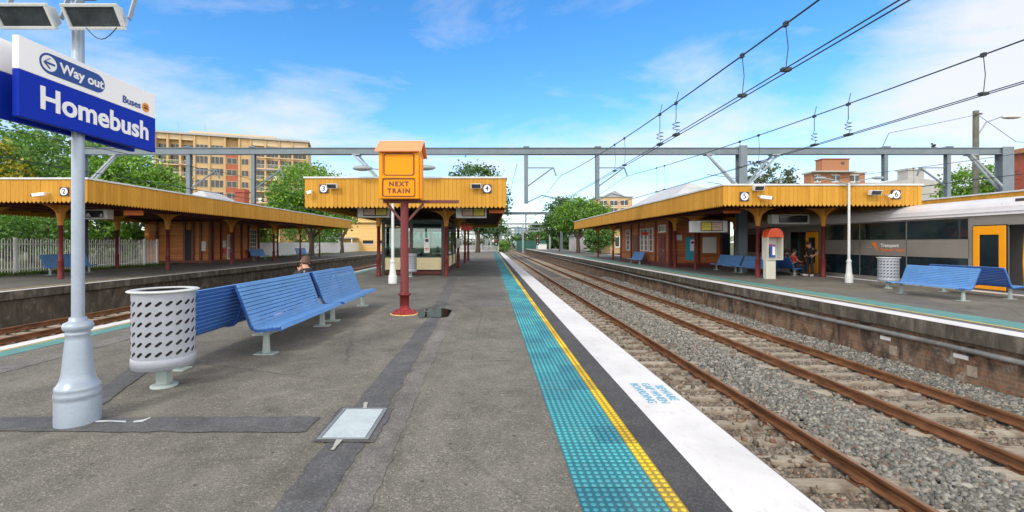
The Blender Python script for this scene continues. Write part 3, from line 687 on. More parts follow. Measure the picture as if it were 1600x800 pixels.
def station_sign(x, face, y0, y1, label, buses):
    z0, z1 = 2.555, 3.165; zm = z0 + 0.585 * (z1 - z0); th = 0.05
    xa, xb = (x, x + th)
    s = thing('station_sign', label, 'sign', (x, (y0 + y1) / 2, z0))
    MB().box(xa, xb, y0, y1, z0, zm).build('name_panel', M_SIGNBLUE, s, bevel=0.004)
    MB().box(xa, xb, y0, y1, zm + 0.001, z1).build('direction_panel', M_SIGNWHITE, s, bevel=0.004)
    xf = xb if face > 0 else xa; d = face; e = 0.003 * face
    rt = (0, face, 0); A = (lambda u: y0 + u * (y1 - y0)) if face > 0 else (lambda u: y1 - u * (y1 - y0))
    text_obj('Homebush', 0.25, M_LETTERW, s, (xf + e, A(0.52), z0 + 0.185), rt, (0, 0, 1), bold=0.0065, depth=0.002, sx=1.0)
    # pill
    zc = zm + 0.128; hh = 0.083; ya, yb = A(0.112) , A(0.545); pl = MB(); pts = []
    lo, hi = min(ya, yb), max(ya, yb)
    for k in range(13): t = -PI / 2 + PI * k / 12; pts.append((hi - hh + hh * math.cos(t), zc + hh * math.sin(t)))
    for k in range(13): t = PI / 2 + PI * k / 12; pts.append((lo + hh + hh * math.cos(t), zc + hh * math.sin(t)))
    pl.prism(pts, xf, xf + e, 'x'); pl.build('way_out_pill', M_PILL, s)
    def ring(yc, r0, r1, m, nm, ee):
        rb = MB(); n = 28; vs = []
        for r in (r0, r1):
            for k in range(n): t = 2 * PI * k / n; vs.append((xf + ee, yc + r * math.cos(t), zc + r * math.sin(t)))
        if r0 > 0: rb.add(vs, [(k, (k + 1) % n, n + (k + 1) % n, n + k) for k in range(n)])
        else: rb.add(vs[n:], [tuple(range(n))])
        rb.build(nm, m, s)
    yc = A(0.167); ring(yc, 0.0, 0.062, M_LETTERW, 'arrow_disc', e * 1.6)
    ab = MB(); sg = 1 if face > 0 else -1
    ab.bar((xf + e * 2.2, yc - sg * 0.04, zc), (xf + e * 2.2, yc + sg * 0.045, zc), 0.003, 0.016)
    for q in (-1, 1): ab.bar((xf + e * 2.2, yc - sg * 0.045, zc), (xf + e * 2.2, yc + sg * 0.002, zc + q * 0.042), 0.003, 0.017, up=(1, 0, 0))
    ab.build('arrow', M_PILL, s)
    text_obj('Way out', 0.112, M_LETTERW, s, (xf + e * 1.6, A(0.383), zc), rt, (0, 0, 1), bold=0.003, depth=0.0015)
    if buses:
        text_obj('Buses', 0.095, M_PILL, s, (xf + e, A(0.77), zm + 0.075), rt, (0, 0, 1), bold=0.0015, depth=0.0015)
        zc = zm + 0.078; yc = A(0.90); ring(yc, 0.0, 0.047, M_BUSOR, 'bus_disc', e)
        bb = MB(); bb.box(xf + e * 1.5 - 0.001, xf + e * 1.5 + 0.001, yc - 0.024, yc + 0.024, zc - 0.016, zc + 0.002).box(xf + e * 1.5 - 0.001, xf + e * 1.5 + 0.001, yc - 0.024, yc + 0.024, zc + 0.012, zc + 0.020)
        bb.build('bus_symbol', M_LETTERD, s)
    return s
station_sign(-3.60, 1, 3.275, 4.615, 'blue and white Homebush station name board with Way out and Buses, facing the tracks', True)
station_sign(-3.79, -1, 2.98, 4.58, 'rear blue and white station board, half hidden behind the Homebush board', False)

# ------------------------------------------------------------------ benches
def curve_pts():
    ctrl = [(0.315, 0.375), (0.30, 0.405), (0.25, 0.418), (0.16, 0.412), (0.06, 0.395), (-0.03, 0.383), (-0.085, 0.392), (-0.118, 0.43), (-0.145, 0.50), (-0.19, 0.63), (-0.24, 0.77), (-0.29, 0.90), (-0.325, 0.985), (-0.345, 1.0)]
    return [Vector((a, 0, b)) for a, b in ctrl]
def along(pts, s):
    for a, b in zip(pts, pts[1:]):
        L = (b - a).length
        if s <= L: return a + (b - a) * (s / L), (b - a).normalized()
        s -= L
    return pts[-1], (pts[-1] - pts[-2]).normalized()
def make_bench(label, loc, rotz, L=2.4, group='blue slatted platform benches'):
    b = thing('bench', label, 'bench', loc, rotz, group)
    pts = curve_pts(); tot = sum((q - p).length for p, q in zip(pts, pts[1:]))
    seat = MB(); back = MB(); n = 19; pitch = tot / n
    for i in range(n):
        p, d = along(pts, (i + 0.5) * pitch); nn = Vector((-d.z, 0, d.x))
        w = pitch - 0.007; tgt = seat if i < 8 else back
        a0 = p - d * (w / 2); a1 = p + d * (w / 2); up = nn if nn.dot(Vector((0.5, 0, 1))) > 0 else -nn
        poly = [a0 - up * 0.012, a1 - up * 0.012, a1 + up * 0.012, a0 + up * 0.012]
        jy = 0.0
        tgt.prism([(q.x, q.z) for q in poly], -L / 2 + jy, L / 2 + jy, 'y'); tgt.m[-4] = 1  # rear slat face takes the darker frame blue, its shade painted in
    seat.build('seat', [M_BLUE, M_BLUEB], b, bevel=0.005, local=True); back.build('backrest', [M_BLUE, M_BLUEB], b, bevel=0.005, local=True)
    for y in (-L / 2 + 0.02, 0.0, L / 2 - 0.02):
        fr = MB(); w = 0.045; 
        for p, q in zip(pts[1:-1], pts[2:]):
            d = (q - p).normalized(); nn = Vector((-d.z, 0, d.x)); up = nn if nn.dot(Vector((0.5, 0, 1))) > 0 else -nn
            o = up * -0.030; fr.bar(p + o + Vector((0, y, 0)) - d * 0.004, q + o + Vector((0, y, 0)) + d * 0.004, 0.036, 0.035, up=up)
        fr.build('end_frame', M_BLUEB, b, local=True)
    for y in (-L / 2 + 0.16, L / 2 - 0.16):
        lg = MB(); lg.add([(-0.045, y - 0.03, 0.02), (0.045, y - 0.03, 0.02), (0.045, y + 0.03, 0.02), (-0.045, y + 0.03, 0.02), (-0.03, y - 0.024, 0.35), (0.03, y - 0.024, 0.35), (0.03, y + 0.024, 0.35), (-0.03, y + 0.024, 0.35)],
                          [(0, 1, 2, 3), (4, 5, 6, 7), (0, 1, 5, 4), (1, 2, 6, 5), (2, 3, 7, 6), (3, 0, 4, 7)])
        lg.box(-0.04, 0.04, y - 0.032, y + 0.032, 0.27, 0.352).box(-0.10, 0.20, y - 0.03, y + 0.03, 0.345, 0.366)
        l = lg.build('leg', M_LEG, b, bevel=0.004, local=True)
        MB().box(-0.14, 0.14, y - 0.09, y + 0.09, 0.0, 0.02).build('base_plate', M_LEG, l, bevel=0.004, local=True)
    return b
b0 = make_bench('near blue bench facing the near track, its front leg nearest the camera', (-3.22, 7.3, 0.0), 0)
dup(b0, (-3.22, 9.93, 0), 0, 'second blue bench facing the near track, beside the maroon sign post')
dup(b0, (-3.95, 6.52, 0), PI, 'dark-backed blue bench behind the grey bin, facing the far left track')
dup(b0, (-3.95, 8.85, 0), PI, 'blue bench on which the person in a dark jacket sits')
for b1 in (
    dup(b0, (12.95, 12.81, 0), PI, 'blue bench facing the tracks beside the bin near the train'),
    dup(b0, (14.70, 13.2, 0), 0, 'dark-backed blue bench facing the train\'s near orange door'),
    dup(b0, (13.2, 24.4, 0), PI, 'blue bench against the station building, left of the grey column, platform 5'),
    dup(b0, (13.2, 21.9, 0), PI, 'blue bench half hidden by the maroon post beside the pay phone'),
    dup(b0, (14.62, 21.9, 0), 0, 'dark blue bench under the red-shirted person near the train'),
    dup(b0, (11.0, 33.0, 0), PI, 'distant blue bench below the windows of the platform 5 building'),
): b1.scale = (0.95, 0.86 if b1.location.y < 15 else 0.95, 0.89)
dup(b0, (-21.6, 22.4, 0), 0, 'dark blue bench before the white picket fence, behind the silver lamp post')
dup(b0, (-21.2, 40.0, 0), 0, 'dark blue bench below the tall window of the platform 2 building')
dup(b0, (-20.2, 47.0, 0), 0, 'distant blue bench under the end of the platform 2 canopy')

# ------------------------------------------------------------------ litter bins
def make_bin(label, loc, r=0.292, rows=6, cols=20):
    b = thing('litter_bin', label, 'litter bin', loc, 0, 'perforated grey litter bins')
    z0, z1 = 0.36, 1.0; body = MB(); ch = (z1 - z0) / rows
    def P(a, z): return (r * math.cos(a), r * math.sin(a), z)
    for c in range(cols):
        for q in range(rows):
            a0 = 2 * PI * c / cols; da = 2 * PI / cols; zz = z0 + q * ch
            outer = [(0, 0), (0.5, 0), (1, 0), (1, 0.5), (1, 1), (0.5, 1), (0, 1), (0, 0.5)]
            th = R(38); cx, cy = 0.5, 0.5; wl, ws = 0.029, 0.0145   # slot half sizes in metres
            inner = []
            for (u, v) in outer:
                k = {(0, 0): 225, (0.5, 0): 270, (1, 0): 315, (1, 0.5): 0, (1, 1): 45, (0.5, 1): 90, (0, 1): 135, (0, 0.5): 180}[(u, v)]
                t = R(k) - th; px = wl * (1.35 * math.cos(t)); pz = ws * max(-1, min(1, 1.5 * math.sin(t)))
                x = px * math.cos(th) - pz * math.sin(th); z = px * math.sin(th) + pz * math.cos(th)
                inner.append((cx + x / (r * da), cy + z / ch))
            vs = [P(a0 + u * da, zz + v * ch) for u, v in outer] + [P(a0 + u * da, zz + v * ch) for u, v in inner]
            body.add(vs, [(i, (i + 1) % 8, 8 + (i + 1) % 8, 8 + i) for i in range(8)], 0, True)
    body.lathe([(r, z1), (r, 1.075)], n=cols * 2, cap=False).lathe([(r - 0.01, 0.235), (r, 0.24), (r, z0)], n=cols * 2, cap=False)
    body.lathe([(r, 0.262), (r + 0.008, 0.268), (r + 0.008, 0.345), (r, 0.352)], n=40, cap=False)
    body.lathe([(0.0, 0.236), (r - 0.008, 0.236)], n=40, cap=False)
    body.build('body', M_BIN, b, local=True)
    rim = MB(); rim.lathe([(r - 0.005, 1.05), (r + 0.03, 1.06), (r + 0.045, 1.072), (r + 0.03, 1.082), (r - 0.045, 1.084), (r - 0.05, 1.07), (r - 0.02, 1.06)], n=40, cap=False)
    rim.build('rim', M_CAPPING, b, local=True)
    ln = MB(); ln.lathe([(r - 0.018, 0.25), (r - 0.018, 1.055), (r - 0.03, 1.06), (r - 0.05, 0.9), (0.06, 0.72), (0.0, 0.72)], n=32, cap=False)
    for k in range(26):
        a = random.uniform(0, 6.28); q = random.uniform(0, r - 0.11); ln.ell((q * math.cos(a), q * math.sin(a), 0.93 + random.uniform(-0.05, 0.05)), (0.09, 0.08, 0.05), nu=8, nv=5)
    ln.build('bag_liner', M_DARKIN, b, local=True)
    st = MB(); st.box(-0.06, 0.06, -0.05, 0.05, 0.015, 0.24); st.build('stem', M_LEG, b, bevel=0.006, local=True)
    MB().lathe([(0.13, 0), (0.13, 0.018), (0.10, 0.03), (0.06, 0.035)], n=20).build('foot_plate', M_LEG, b, local=True)
    return b
bin0 = make_bin('grey perforated litter bin between the silver lamp post and the blue benches', (-3.64, 4.86, 0.0))
dup(bin0, (13.95, 15.25, 0), 0.3, 'pale perforated litter bin in front of the train, left of the benches')
dup(bin0, (-3.72, 20.3, 0), 0.7, 'small pale litter bin before the glass waiting room')

# ------------------------------------------------------------------ NEXT TRAIN indicator
NX, NY = -1.93, 9.8
nt = thing('next_train_indicator', 'orange NEXT TRAIN box with salmon gable roof on a maroon post', 'train indicator', (NX, NY, 0))
ft = MB(); ft.lathe([(0.30, 0), (0.30, 0.02), (0.26, 0.03), (0.23, 0.045), (0.17, 0.08), (0.125, 0.10), (0.12, 0.13), (0.105, 0.14), (0.105, 0.20)], (NX, NY, 0), 8, smooth=False)
for k in range(8):
    a = 2 * PI * (k + 0.5) / 8; ft.cyl((NX + 0.215 * math.cos(a), NY + 0.215 * math.sin(a), 0.03), (NX + 0.215 * math.cos(a), NY + 0.215 * math.sin(a), 0.085), 0.04, 0.028, 8)
ft.build('footing', M_REDPAINT, nt)
rg = MB(); rg.lathe([(0.325, 0.0), (0.325, 0.008), (0.30, 0.012)], (NX - 0.0, NY, 0), 30); rg.build('footing_paint_ring', M_YELP, nt)
po = MB(); po.lathe([(0.105, 0.19), (0.105, 0.41), (0.145, 0.42), (0.15, 0.445), (0.11, 0.465), (0.094, 0.50), (0.088, 2.50)], (NX, NY, 0), 20)
po.build('post', M_MAROON, nt)
bx0, bx1, by0, by1 = -2.43, -1.56, 9.5, 10.17; 
hd = MB(); hd.box(bx0, bx1, by0, by1, 2.56, 3.60)
hd.prism([(by0, 3.60), (by1, 3.60), ((by0 + by1) / 2, 3.83)], bx0 + 0.01, bx1 - 0.01, 'x')
hd.box(bx1, bx1 + 0.06, by0 + 0.02, by0 + 0.12, 2.56, 3.45)
hd.build('box', M_SIGNOR, nt, bevel=0.008)
def frame_loop(x0, x1, z0, z1, w, y, rr=0.06, d=0.012):
    def rp(ins):
        pts = []; r2 = max(0.005, rr - ins)
        for cx, cz, a0 in ((x1 - rr, z0 + rr, -90), (x1 - rr, z1 - rr, 0), (x0 + rr, z1 - rr, 90), (x0 + rr, z0 + rr, 180)):
            for k in range(5): t = R(a0 + 22.5 * k); pts.append((cx + r2 * math.cos(t), cz + r2 * math.sin(t)))
        return pts
    A = rp(0); B = rp(w); n = len(A); mb = MB()
    vs = [(p[0], y, p[1]) for p in A] + [(p[0], y, p[1]) for p in B] + [(p[0], y - d, p[1]) for p in A] + [(p[0], y - d, p[1]) for p in B]
    fs = []
    for i in range(n):
        j = (i + 1) % n; fs += [(2 * n + i, 2 * n + j, 3 * n + j, 3 * n + i), (i, j, 2 * n + j, 2 * n + i), (n + i, n + j, 3 * n + j, 3 * n + i)]
    mb.add(vs, fs); return mb
frame_loop(bx0 + 0.10, bx1 - 0.10, 3.06, 3.55, 0.02, by0 - 0.001).build('panel_moulding', M_LETTERD, nt)
frame_loop(bx0 + 0.075, bx1 - 0.075, 2.60, 3.00, 0.018, by0 - 0.001).build('panel_moulding', M_LETTERD, nt)
sb = MB(); sb.box(bx0 - 0.0, bx0 + 0.07, by0 - 0.02, by0 - 0.001, 2.56, 3.58).box(bx1 - 0.07, bx1, by0 - 0.02, by0 - 0.001, 2.56, 3.58).box(bx0 + 0.07, bx1 - 0.07, by0 - 0.02, by0 - 0.001, 3.005, 3.055)
sb.build('edge_moulding', M_SIGNOR, nt)
text_obj('NEXT', 0.142, M_LETTERD, nt, ((bx0 + bx1) / 2, by0 - 0.004, 2.875), (1, 0, 0), (0, 0, 1), bold=0.005, depth=0.002, spacing=1.3)
text_obj('TRAIN', 0.142, M_LETTERD, nt, ((bx0 + bx1) / 2, by0 - 0.004, 2.725), (1, 0, 0), (0, 0, 1), bold=0.005, depth=0.002, spacing=1.3)
rf = MB(); ym = (by0 + by1) / 2
for (ya, yb) in ((by0 - 0.10, ym), (by1 + 0.10, ym)):
    rf.add([(bx0 - 0.07, ya, 3.57), (bx1 + 0.07, ya, 3.57), (bx1 + 0.07, yb, 3.87), (bx0 - 0.07, yb, 3.87), (bx0 - 0.07, ya, 3.60), (bx1 + 0.07, ya, 3.60), (bx1 + 0.07, yb, 3.90), (bx0 - 0.07, yb, 3.90)],
           [(0, 1, 2, 3), (4, 5, 6, 7), (0, 1, 5, 4), (1, 2, 6, 5), (2, 3, 7, 6), (3, 0, 4, 7)])
rf.build('roof', M_SALMON, nt)
MB().box(bx0 + 0.02, bx1 + 0.85, ym - 0.05, ym + 0.05, 2.49, 2.555).build('support_beam', M_MAROOND, nt)
bk = MB(); bk.bar((NX + 0.08, ym, 2.10), (NX + 0.42, ym, 2.48), 0.05, 0.05).bar((NX - 0.08, ym, 2.10), (NX - 0.40, ym, 2.48), 0.05, 0.05); bk.build('strut', M_MAROOND, nt)

# ------------------------------------------------------------------ canopies
def fascia_run(mb, p0, p1, zb, zt, out, w=0.165):
    p0 = Vector(p0); p1 = Vector(p1); L = (p1 - p0).length; n = max(1, round(L / w)); d = (p1 - p0) / n; o = Vector(out)
    for i in range(n):
        a = p0 + d * i + d * 0.02; b = p0 + d * (i + 1) - d * 0.02; m = (a + b) / 2; j = o * random.uniform(-0.005, 0.005)
        q = [(a, zt), (a, zb + 0.085), (a + (b - a) * 0.2, zb + 0.04), (m, zb), (a + (b - a) * 0.8, zb + 0.04), (b, zb + 0.085), (b, zt)]
        f = [(v.x + j.x, v.y + j.y, z) for v, z in q]; r = [(v[0] - o.x * 0.022, v[1] - o.y * 0.022, v[2]) for v in f]; k = len(f)
        mb.add(f + r, [tuple(range(k)), tuple(reversed(range(k, 2 * k)))] + [(s, (s + 1) % k, k + (s + 1) % k, k + s) for s in range(k)])
def make_post(parent, x, y, top=3.1, bracket=True, dirs=((1, 0), (-1, 0), (0, 1), (0, -1)), zc=2.3, r=0.082):
    p = MB(); p.lathe([(r * 1.42, 0), (r * 1.42, 0.10), (r * 1.3, 0.13), (r * 1.3, 0.76), (r * 1.42, 0.78), (r * 1.42, 0.82), (r * 1.15, 0.84), (r, 0.9), (r * 0.96, zc), (r * 1.25, zc + 0.01), (r * 1.25, zc + 0.06), (r * 0.9, zc + 0.07)], (x, y, 0), 16)
    o = p.build('post', M_MAROON, parent)
    if bracket:
        c = MB(); c.lathe([(r * 1.15, zc + 0.06), (r * 1.3, zc + 0.2), (r * 1.9, zc + 0.5), (r * 2.6, top)], (x, y, 0), 8, smooth=False)
        for dx, dy in dirs:
            R1 = 0.78; H = top - zc - 0.1; pts = []
            for k in range(7):
                t = R(90) * k / 6; pts.append((R1 * (1 - math.cos(t)) , zc + 0.1 + H * math.sin(t)))
            poly = [(0.05, zc + 0.1)] + pts[1:] + [(0.05, top)]
            w = 0.045
            vs = [(x + dx * (u + 0.02) - dy * s * w, y + dy * (u + 0.02) + dx * s * w, z) for s in (-1, 1) for u, z in poly]; k = len(poly)
            c.add(vs, [tuple(range(k)), tuple(reversed(range(k, 2 * k)))] + [(i, (i + 1) % k, k + (i + 1) % k, k + i) for i in range(k)])
        c.build('bracket', M_OCHRE, o)
    return o
def canopy(label, x0, x1, y0, y1, zb, zt, posts, ceil, sides='fblr', slope=0.0, name='platform_canopy'):
    c = thing(name, label, 'canopy', ((x0 + x1) / 2, y0, 0), 0, 'ochre platform canopies')
    zr = zt - 0.12
    ro = MB(); ro.box(x0 + 0.05, x1 - 0.05, y0 + 0.05, y1 - 0.05, zr - 0.03, zr + 0.05); ro.build('roof', M_CORRU, c)
    zc = zb + 0.42
    MB().box(x0 + 0.07, x1 - 0.07, y0 + 0.07, y1 - 0.07, zc, zc + 0.04).build('ceiling', ceil, c)
    rb = MB()
    for y in np.arange(y0 + 0.6, y1, 1.2): rb.box(x0 + 0.08, x1 - 0.08, y - 0.04, y + 0.04, zc - 0.16, zc - 0.004)
    for x in sorted(set(round(p[0], 1) for p in posts)): rb.box(x - 0.06, x + 0.06, y0 + 0.1, y1 - 0.1, zc - 0.30, zc - 0.163)
    rb.build('rafters', M_MAROOND if ceil is M_CEILB else M_DKFRAME, c)
    runs = {'f': ((x0, y0, 0), (x1, y0, 0), (0, -1, 0)), 'b': ((x0, y1, 0), (x1, y1, 0), (0, 1, 0)), 'l': ((x0, y0 + 0.03, 0), (x0, y1 - 0.03, 0), (-1, 0, 0)), 'r': ((x1, y0 + 0.03, 0), (x1, y1 - 0.03, 0), (1, 0, 0))}
    for s in sides:
        mb = MB(); p0, p1, o = runs[s]; fascia_run(mb, p0, p1, zb, zt - 0.07, o); mb.build('fascia', M_FASCIA, c)
    cp = MB(); e = 0.05
    cp.box(x0 - e, x1 + e, y0 - e, y0 + 0.08, zt - 0.075, zt).box(x0 - e, x1 + e, y1 - 0.08, y1 + e, zt - 0.075, zt)
    cp.box(x0 - e, x0 + 0.08, y0 + 0.082, y1 - 0.082, zt - 0.075, zt).box(x1 - 0.08, x1 + e, y0 + 0.082, y1 - 0.082, zt - 0.075, zt)
    cp.build('gutter', M_CAPPING, c, bevel=0.01)
    for (x, y, *r) in posts: make_post(c, x, y, top=zc - 0.30, r=(r[0] if r else 0.082))
    return c
random.seed(3)
cA = canopy('central ochre canopy with signs 3 and 4 over the glass waiting room', -7.46, 0.64, 17.5, 40, 2.98, 4.25,
            [(-5.28, 20.6), (-2.09, 20.6), (-5.28, 27.2), (-2.0, 27.2), (-5.28, 33.6), (-1.95, 33.6), (-5.28, 38.6), (-1.95, 38.6)], M_CEIL)
cB = canopy('right ochre canopy with signs 5 and 6 over the pay phone', 9.37, 17.35, 17.5, 48.6, 3.05, 3.96,
            [(12.3, 20.0), (15.45, 20.2), (12.2, 25.9, 0.06), (11.9, 28.0), (15.5, 27.5), (11.8, 41.8, 0.07), (11.8, 47.6, 0.07), (15.5, 44, 0.07)], M_CEILB)
cC = canopy('left ochre canopy with sign 2 before the white picket fence', -27.2, -15.5, 16.75, 48.6, 3.12, 4.10,
            [(-18.9, 19.15), (-22.95, 20.1), (-18.9, 25.5), (-22.9, 26.7), (-18.9, 31.8), (-18.8, 37.8), (-21.3, 43.6, 0.07), (-18.6, 42.6, 0.07), (-18.5, 47.2, 0.07)], M_CEILB)
cD = canopy('ochre canopy roof beyond the train at the far right', 23.6, 31, 9.5, 42, 3.1, 3.95, [(27, 12), (27, 20), (27, 30), (27, 39)], M_CEILB, name='platform_canopy')

# signs, cameras and floodlights hung on the fascias
def plat_no(n, x, y, z, lab, s=0.34):
    t = thing('platform_number_sign', lab, 'sign', (x, y, z), 0, 'platform number signs')
    MB().box(x - s / 2, x + s / 2, y - 0.02, y, z - s / 2, z + s / 2).build('plate', M_NAVY, t, bevel=0.004)
    d = MB(); d.cyl((x, y - 0.0205, z), (x, y - 0.026, z), s * 0.43, n=28); d.build('disc', M_SIGNWHITE, t)
    text_obj(n, s * 0.80, M_NAVY, t, (x, y - 0.028, z), (1, 0, 0), (0, 0, 1), bold=0.006, depth=0.002, name='numeral')
plat_no('2', -16.36, 16.72, 3.56, 'platform number 2 on a navy square, left canopy', 0.33)
plat_no('3', -6.68, 17.47, 3.76, 'platform number 3 on a navy square, central canopy')
plat_no('4', -0.13, 17.47, 3.76, 'platform number 4 on a navy square, central canopy')
plat_no('5', 10.2, 17.47, 3.45, 'platform number 5 on a navy square, right canopy', 0.36)
plat_no('6', 16.28, 17.47, 3.53, 'platform number 6 on a navy square, right canopy', 0.36)
def fcam(x, y, z, lab, dx=-0.2):
    t = thing('security_camera', lab, 'camera', (x, y, z), 0, 'white security cameras')
    b = MB(); b.bar((x, y - 0.16, z), (x + dx * 2, y - 0.22, z - 0.06), 0.13, 0.13); h = b.build('housing', M_SIGNWHITE, t, bevel=0.02)
    MB().cyl((x + dx * 2, y - 0.22, z - 0.06), (x + dx * 2.25, y - 0.226, z - 0.066), 0.045, n=12).build('lens', M_DARKIN, h)
    MB().bar((x, y, z + 0.05), (x, y - 0.16, z + 0.02), 0.04, 0.04).build('mount', M_CAPPING, t)
fcam(-16.95, 16.72, 3.45, 'white security camera left of the number 2 sign')
fcam(-7.12, 17.47, 3.62, 'white security camera left of the number 3 sign', -0.08)
fcam(10.75, 17.47, 3.42, 'white security camera right of the number 5 sign', 0.2)
fcam(15.85, 17.47, 3.47, 'white security camera left of the number 6 sign', 0.05)
def fflood(x, y, z, lab, w=0.42):
    t = thing('wall_floodlight', lab, 'floodlight', (x, y, z), 0, 'floodlights on the canopy fronts')
    b = MB(); b.add([(x - w / 2, y - 0.22, z - 0.08), (x + w / 2, y - 0.22, z - 0.08), (x + w / 2, y - 0.30, z + 0.10), (x - w / 2, y - 0.30, z + 0.10), (x - w / 2, y - 0.10, z - 0.06), (x + w / 2, y - 0.10, z - 0.06), (x + w / 2, y - 0.14, z + 0.13), (x - w / 2, y - 0.14, z + 0.13)],
                 [(0, 1, 2, 3), (4, 5, 6, 7), (0, 1, 5, 4), (1, 2, 6, 5), (2, 3, 7, 6), (3, 0, 4, 7)])
    b.build('housing', M_CAPPING, t, bevel=0.008)
    g = MB(); g.add([(x - w * 0.42, y - 0.229, z - 0.065), (x + w * 0.42, y - 0.229, z - 0.065), (x + w * 0.42, y - 0.298, z + 0.08), (x - w * 0.42, y - 0.298, z + 0.08)], [(0, 1, 2, 3)]); g.build('lens', M_LENS, t)
    MB().bar((x, y, z + 0.05), (x, y - 0.12, z + 0.05), 0.05, 0.05).build('mount', M_CAPPING, t)
fflood(-6.28, 17.47, 3.82, 'small floodlight right of the number 3 sign')
fflood(-0.56, 17.47, 3.82, 'small floodlight left of the number 4 sign')
fflood(10.65, 17.47, 3.74, 'small floodlight above the number 5 sign', 0.4)
fflood(15.28, 17.47, 3.56, 'small floodlight left of the number 6 sign', 0.45)

# departure boards and LED signs hanging below the canopies
def dep(x0, x1, y, z0, z1, ztop, lab, scr, dark=False):
    t = thing('departure_board', lab, 'display board', ((x0 + x1) / 2, y, z0), 0, 'departure boards')
    MB().box(x0, x1, y, y + 0.35, z0, z1).build('casing', M_CAPPING, t, bevel=0.015)
    w = x1 - x0; k0 = x0 + w * 0.19; k1 = x0 + w * 0.95
    if scr < 0: k0, k1 = x0 + w * 0.24, x0 + w * 0.86
    MB().box(k0, k1, y - 0.012, y - 0.001, z0 + 0.06, z1 - 0.05).build('screen_bezel', M_DARKIN, t)
    km = (k0 + k1) / 2; a, b = (M_SCRP, M_SCRY) if scr > 0 else (M_SCRY, M_SCRP)
    if dark: a = b = M_GLASSD
    MB().box(k0 + 0.04, km - 0.025, y - 0.018, y - 0.013, z0 + 0.10, z1 - 0.09).build('screen', a, t)
    MB().box(km + 0.025, k1 - 0.04, y - 0.018, y - 0.013, z0 + 0.10, z1 - 0.09).build('screen', b, t)
    ln = MB()
    for (q0, q1) in ((k0 + 0.07, km - 0.06), (km + 0.06, k1 - 0.08)):
        for i in range(4): ln.box(q0, q1 - (q1 - q0) * (0.1 + 0.3 * ((i * 7) % 3) / 2), y - 0.0205, y - 0.0185, z1 - 0.15 - i * 0.06, z1 - 0.138 - i * 0.06)
    ln.build('screen_lines', M_DKFRAME, t)
    hg = MB()
    for x in (x0 + 0.15, x1 - 0.15): hg.cyl((x, y + 0.17, z1), (x, y + 0.17, ztop), 0.02, n=8)
    hg.build('hanger', M_DKFRAME, t)
dep(-1.50, -0.17, 19.0, 2.68, 3.16, 3.4, 'departure board with pink and yellow screens under the number 4 sign', 1)
dep(-5.8, -4.42, 19.0, 2.70, 3.16, 3.4, 'departure board under the number 3 sign, left of the maroon sign post', 1)
dep(10.2, 12.0, 22.0, 2.12, 2.70, 3.45, 'departure board with yellow and pink screens left of the pay phone', -1)
dep(13.6, 15.4, 21.0, 2.50, 2.96, 3.45, 'dark departure board above the pay phone, close to the train', 1, True)
dep(-18.9, -17.6, 20.0, 2.68, 3.12, 3.5, 'departure board under the left canopy behind the silver lamp post', -1, True)
def led(x0, x1, y, z0, z1, ztop, lab):
    t = thing('led_sign', lab, 'sign', ((x0 + x1) / 2, y, z0), 0, 'orange lit strip signs')
    MB().box(x0, x1, y, y + 0.12, z0, z1).build('panel', M_LED, t, bevel=0.006)
    hg = MB()
    for x in (x0 + 0.1, x1 - 0.1): hg.cyl((x, y + 0.06, z1), (x, y + 0.06, ztop), 0.012, n=6)
    hg.build('hanger', M_DKFRAME, t)
led(-0.05, 0.58, 19.2, 2.90, 3.06, 3.4, 'orange strip sign at the right edge of the central canopy')
led(-17.2, -16.35, 20.4, 2.88, 3.10, 3.5, 'orange strip sign under the left canopy')
led(11.3, 12.1, 21.0, 3.02, 3.14, 3.45, 'orange strip sign above the yellow-screen departure board')
t = thing('help_point_sign', 'red box sign hanging under the central canopy above the platform', 'sign', (-1.5, 24.6, 2.3))
MB().box(-1.64, -1.02, 24.5, 24.62, 2.29, 2.56).build('panel', M_RED, t, bevel=0.01)
MB().cyl((-1.33, 24.56, 2.56), (-1.33, 24.56, 3.3), 0.02, n=8).build('hanger', M_DKFRAME, t)
t = thing('notice_case', 'small grey notice case on a post of the central canopy', 'notice', (-2.0, 27.05, 1.3))
MB().box(-2.12, -1.86, 27.0, 27.08, 1.29, 1.87).build('case', M_PAPER, t, bevel=0.01)
MB().box(-2.09, -1.89, 26.99, 26.999, 1.55, 1.84).build('sheet', M_SIGNWHITE, t)

# ------------------------------------------------------------------ glass waiting room on platform 3/4
wr = thing('waiting_room', 'glass waiting room with cream lower panels under the central canopy', 'waiting room', (-3.8, 21.5, 0))
wx0, wx1, wy0, wy1, wt = -5.28, -2.34, 21.5, 29.0, 2.62
fr = MB()
for x in (wx0, -3.9, wx1): fr.box(x - 0.07, x + 0.07, wy0 - 0.05, wy0 + 0.09, 0.02, wt)
for y in (24.0, 26.5, wy1):
    for x in (wx0, wx1): fr.box(x - 0.06, x + 0.06, y - 0.06, y + 0.06, 0.02, wt)
fr.build('frame_posts', M_DKFRAME, wr)
rl = MB()
for x0, x1 in ((wx0 + 0.072, -3.972), (-3.828, wx1 - 0.072)):
    for z in (0.86, 2.3, wt - 0.08): rl.box(x0, x1, wy0 - 0.01, wy0 + 0.05, z, z + 0.07)
for y0, y1 in ((wy0 + 0.1, 23.93), (24.07, 26.43), (26.57, wy1 - 0.07)):
    for x in (wx0, wx1):
        for z in (0.86, 2.3, wt - 0.08): rl.box(x - 0.03, x + 0.03, y0, y1, z, z + 0.07)
rl.build('rails', M_DKGREEN, wr)
